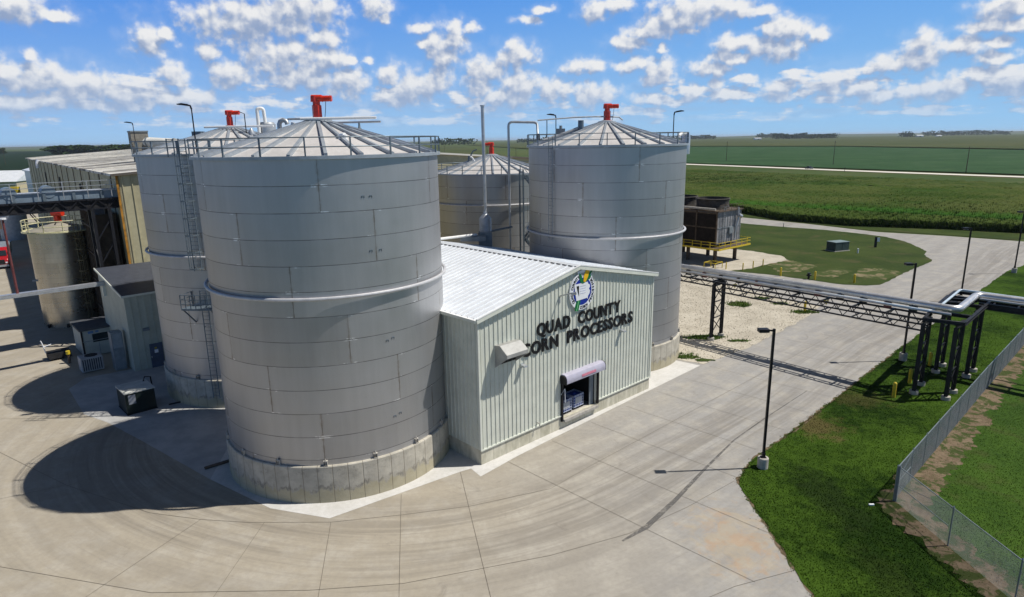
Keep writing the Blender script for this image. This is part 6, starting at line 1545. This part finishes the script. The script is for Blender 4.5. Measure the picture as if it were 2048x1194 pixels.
for x in (-9.5, -6.2): MB().tube([(x, -.95, 17.0), (x, .95, 17.0)], .62, 20).build('round_cover', M_cvb, cv)
mb = MB()
for x in (-1.0, -2.6):
    for s in (-.9, .9): mb.bar((x, s, 0), (x, s, 14.95), .3)
    for k in range(5): mb.bar((x, -.9, 1 + 2.6 * k), (x, .9, 3.4 + 2.6 * k), .12)
for s in (-.9, .9):
    for k in range(5): mb.bar((-2.6, s, 1 + 2.6 * k), (-1.0, s, 3.4 + 2.6 * k), .12)
mb.build('support_tower', M_blackst, cv)
MB().box(-11.6, -1.1, 13.6, -10.6, -.2, 15.0).build('chute', M_brown, cv)
# pale cable bridge lower down
wb = thing('cable_bridge', 'pale low cable bridge crossing in front of the small cream tank', 'cable bridge', (-43.0, 66.6, 0), RZ)
MB().box(-34, -.35, 7.95, 0, .35, 8.12).build('deck', M_alu, wb); MB().box(-34, -.36, 7.75, 0, -.30, 7.95).box(-34, .30, 7.75, 0, .36, 7.95).build('side_angle', M_galvL, wb)
mb = MB(); x = -34
while x < 0: mb.box(x, -.3, 7.78, x + .1, .3, 7.94); x += 1.5
mb.build('rungs', M_galv, wb)
MB().box(-.25, -.25, 6.6, .1, .25, 8.1).build('end_bracket', M_trim, wb)
ms = thing('hoist_mast', 'thin dark red mast rising from the pale cable bridge at the far left', 'mast', (-48.35, 61.55, 8.13))
MB().tube([(0, 0, 0), (0, 0, 7.2)], [.12, .09], 8).build('pole', M_darkred, ms); MB().tube([(0, 0, 7.2), (0, 0, 7.35)], .3, 12).build('top_cap', M_signw, ms)
sup = MB()
mb = thing('bridge_prop', 'slanted yellow prop in shade under the pale cable bridge', 'prop', (-58, 78, 0)); MB().tube([(0, 0, 0), (-.6, .4, 6.0)], .14, 8).build('strut', M_yellow, mb); MB().box(-1.1, -.1, 5.9, .5, .9, 6.05).build('head_plate', M_grey, mb)

# far left warehouse, yard lamp, loader
wh = thing('cream_warehouse', 'low cream warehouse with a white roof at the far left edge', 'warehouse', (-232, 296, 0), rad(12))
MB().box(-60, 0, 0, 8, 24, 7.0).build('wall', paint('cream metal wall', (.52, .45, .30), .6), wh)
MB().prof([(-.8, 6.9), (12, 11.5), (24.8, 6.9)], 'x', -60.5, 8.5).build('roof', M_wroof, wh)
MB().box(-14, -.15, 0, -3, -.02, 5.2).build('door', M_dark, wh); MB().box(-2, -.2, .5, 2.2, -.04, 4.2).build('white_panel', M_signw, wh)
w2 = thing('white_lean_roof_shed', 'white steep roofed shed against the far end of the beige building', 'shed', (-158, 222, 0), rad(43))
MB().prof([(0, 0), (16, 0), (16, 13.5), (8, 15.5), (0, 13.5)], 'y', 0, 40).build('wall', M_signw, w2)
mb = MB().prof([(-.6, 13.2), (8, 15.6), (16.6, 13.2), (16.6, 13.6), (8, 16.0), (-.6, 13.6)], 'y', -.5, 40.5); mb.build('roof', M_wroof, w2)
ld = thing('grain_auger', 'dark slanted auger with a yellow head beside the beige building at the far left', 'auger', (-118, 165, 0), rad(200))
MB().tube([(-9, 0, 6.0), (6, 0, 10.8)], .55, 10).build('tube', M_dark, ld); MB().box(5, -1.0, 8.5, 6.8, 1.0, 12.4).build('head', M_yellow, ld)
mb = MB(); 
for s in (-1.2, 1.2): mb.bar((5.5, s, 0), (5.5, s * .4, 10), .25); mb.bar((0, s, 0), (5.5, s * .4, 9), .2)
mb.build('legs', M_dark, ld)
sheet('west_lawn', [(-330, 330), (-205, 262), (-150, 235), (-145, 262), (-230, 330)], .03, M_grass2)

# air that pales the farthest fields
hzm = bpy.data.materials.new('haze air'); hzm.use_nodes = True; hn = hzm.node_tree; hn.nodes.clear()
ho_ = hn.nodes.new('ShaderNodeOutputMaterial'); hv = hn.nodes.new('ShaderNodeVolumePrincipled'); hn.links.new(hv.outputs[0], ho_.inputs['Volume'])
hv.inputs['Color'].default_value = (0.78, 0.88, 1.0, 1); hv.inputs['Density'].default_value = 0.00004; hv.inputs['Anisotropy'].default_value = 0.2
kind(MB().box(-30500, -600, -1.1, 30500, 30500, 66).build('haze', hzm), 'stuff')
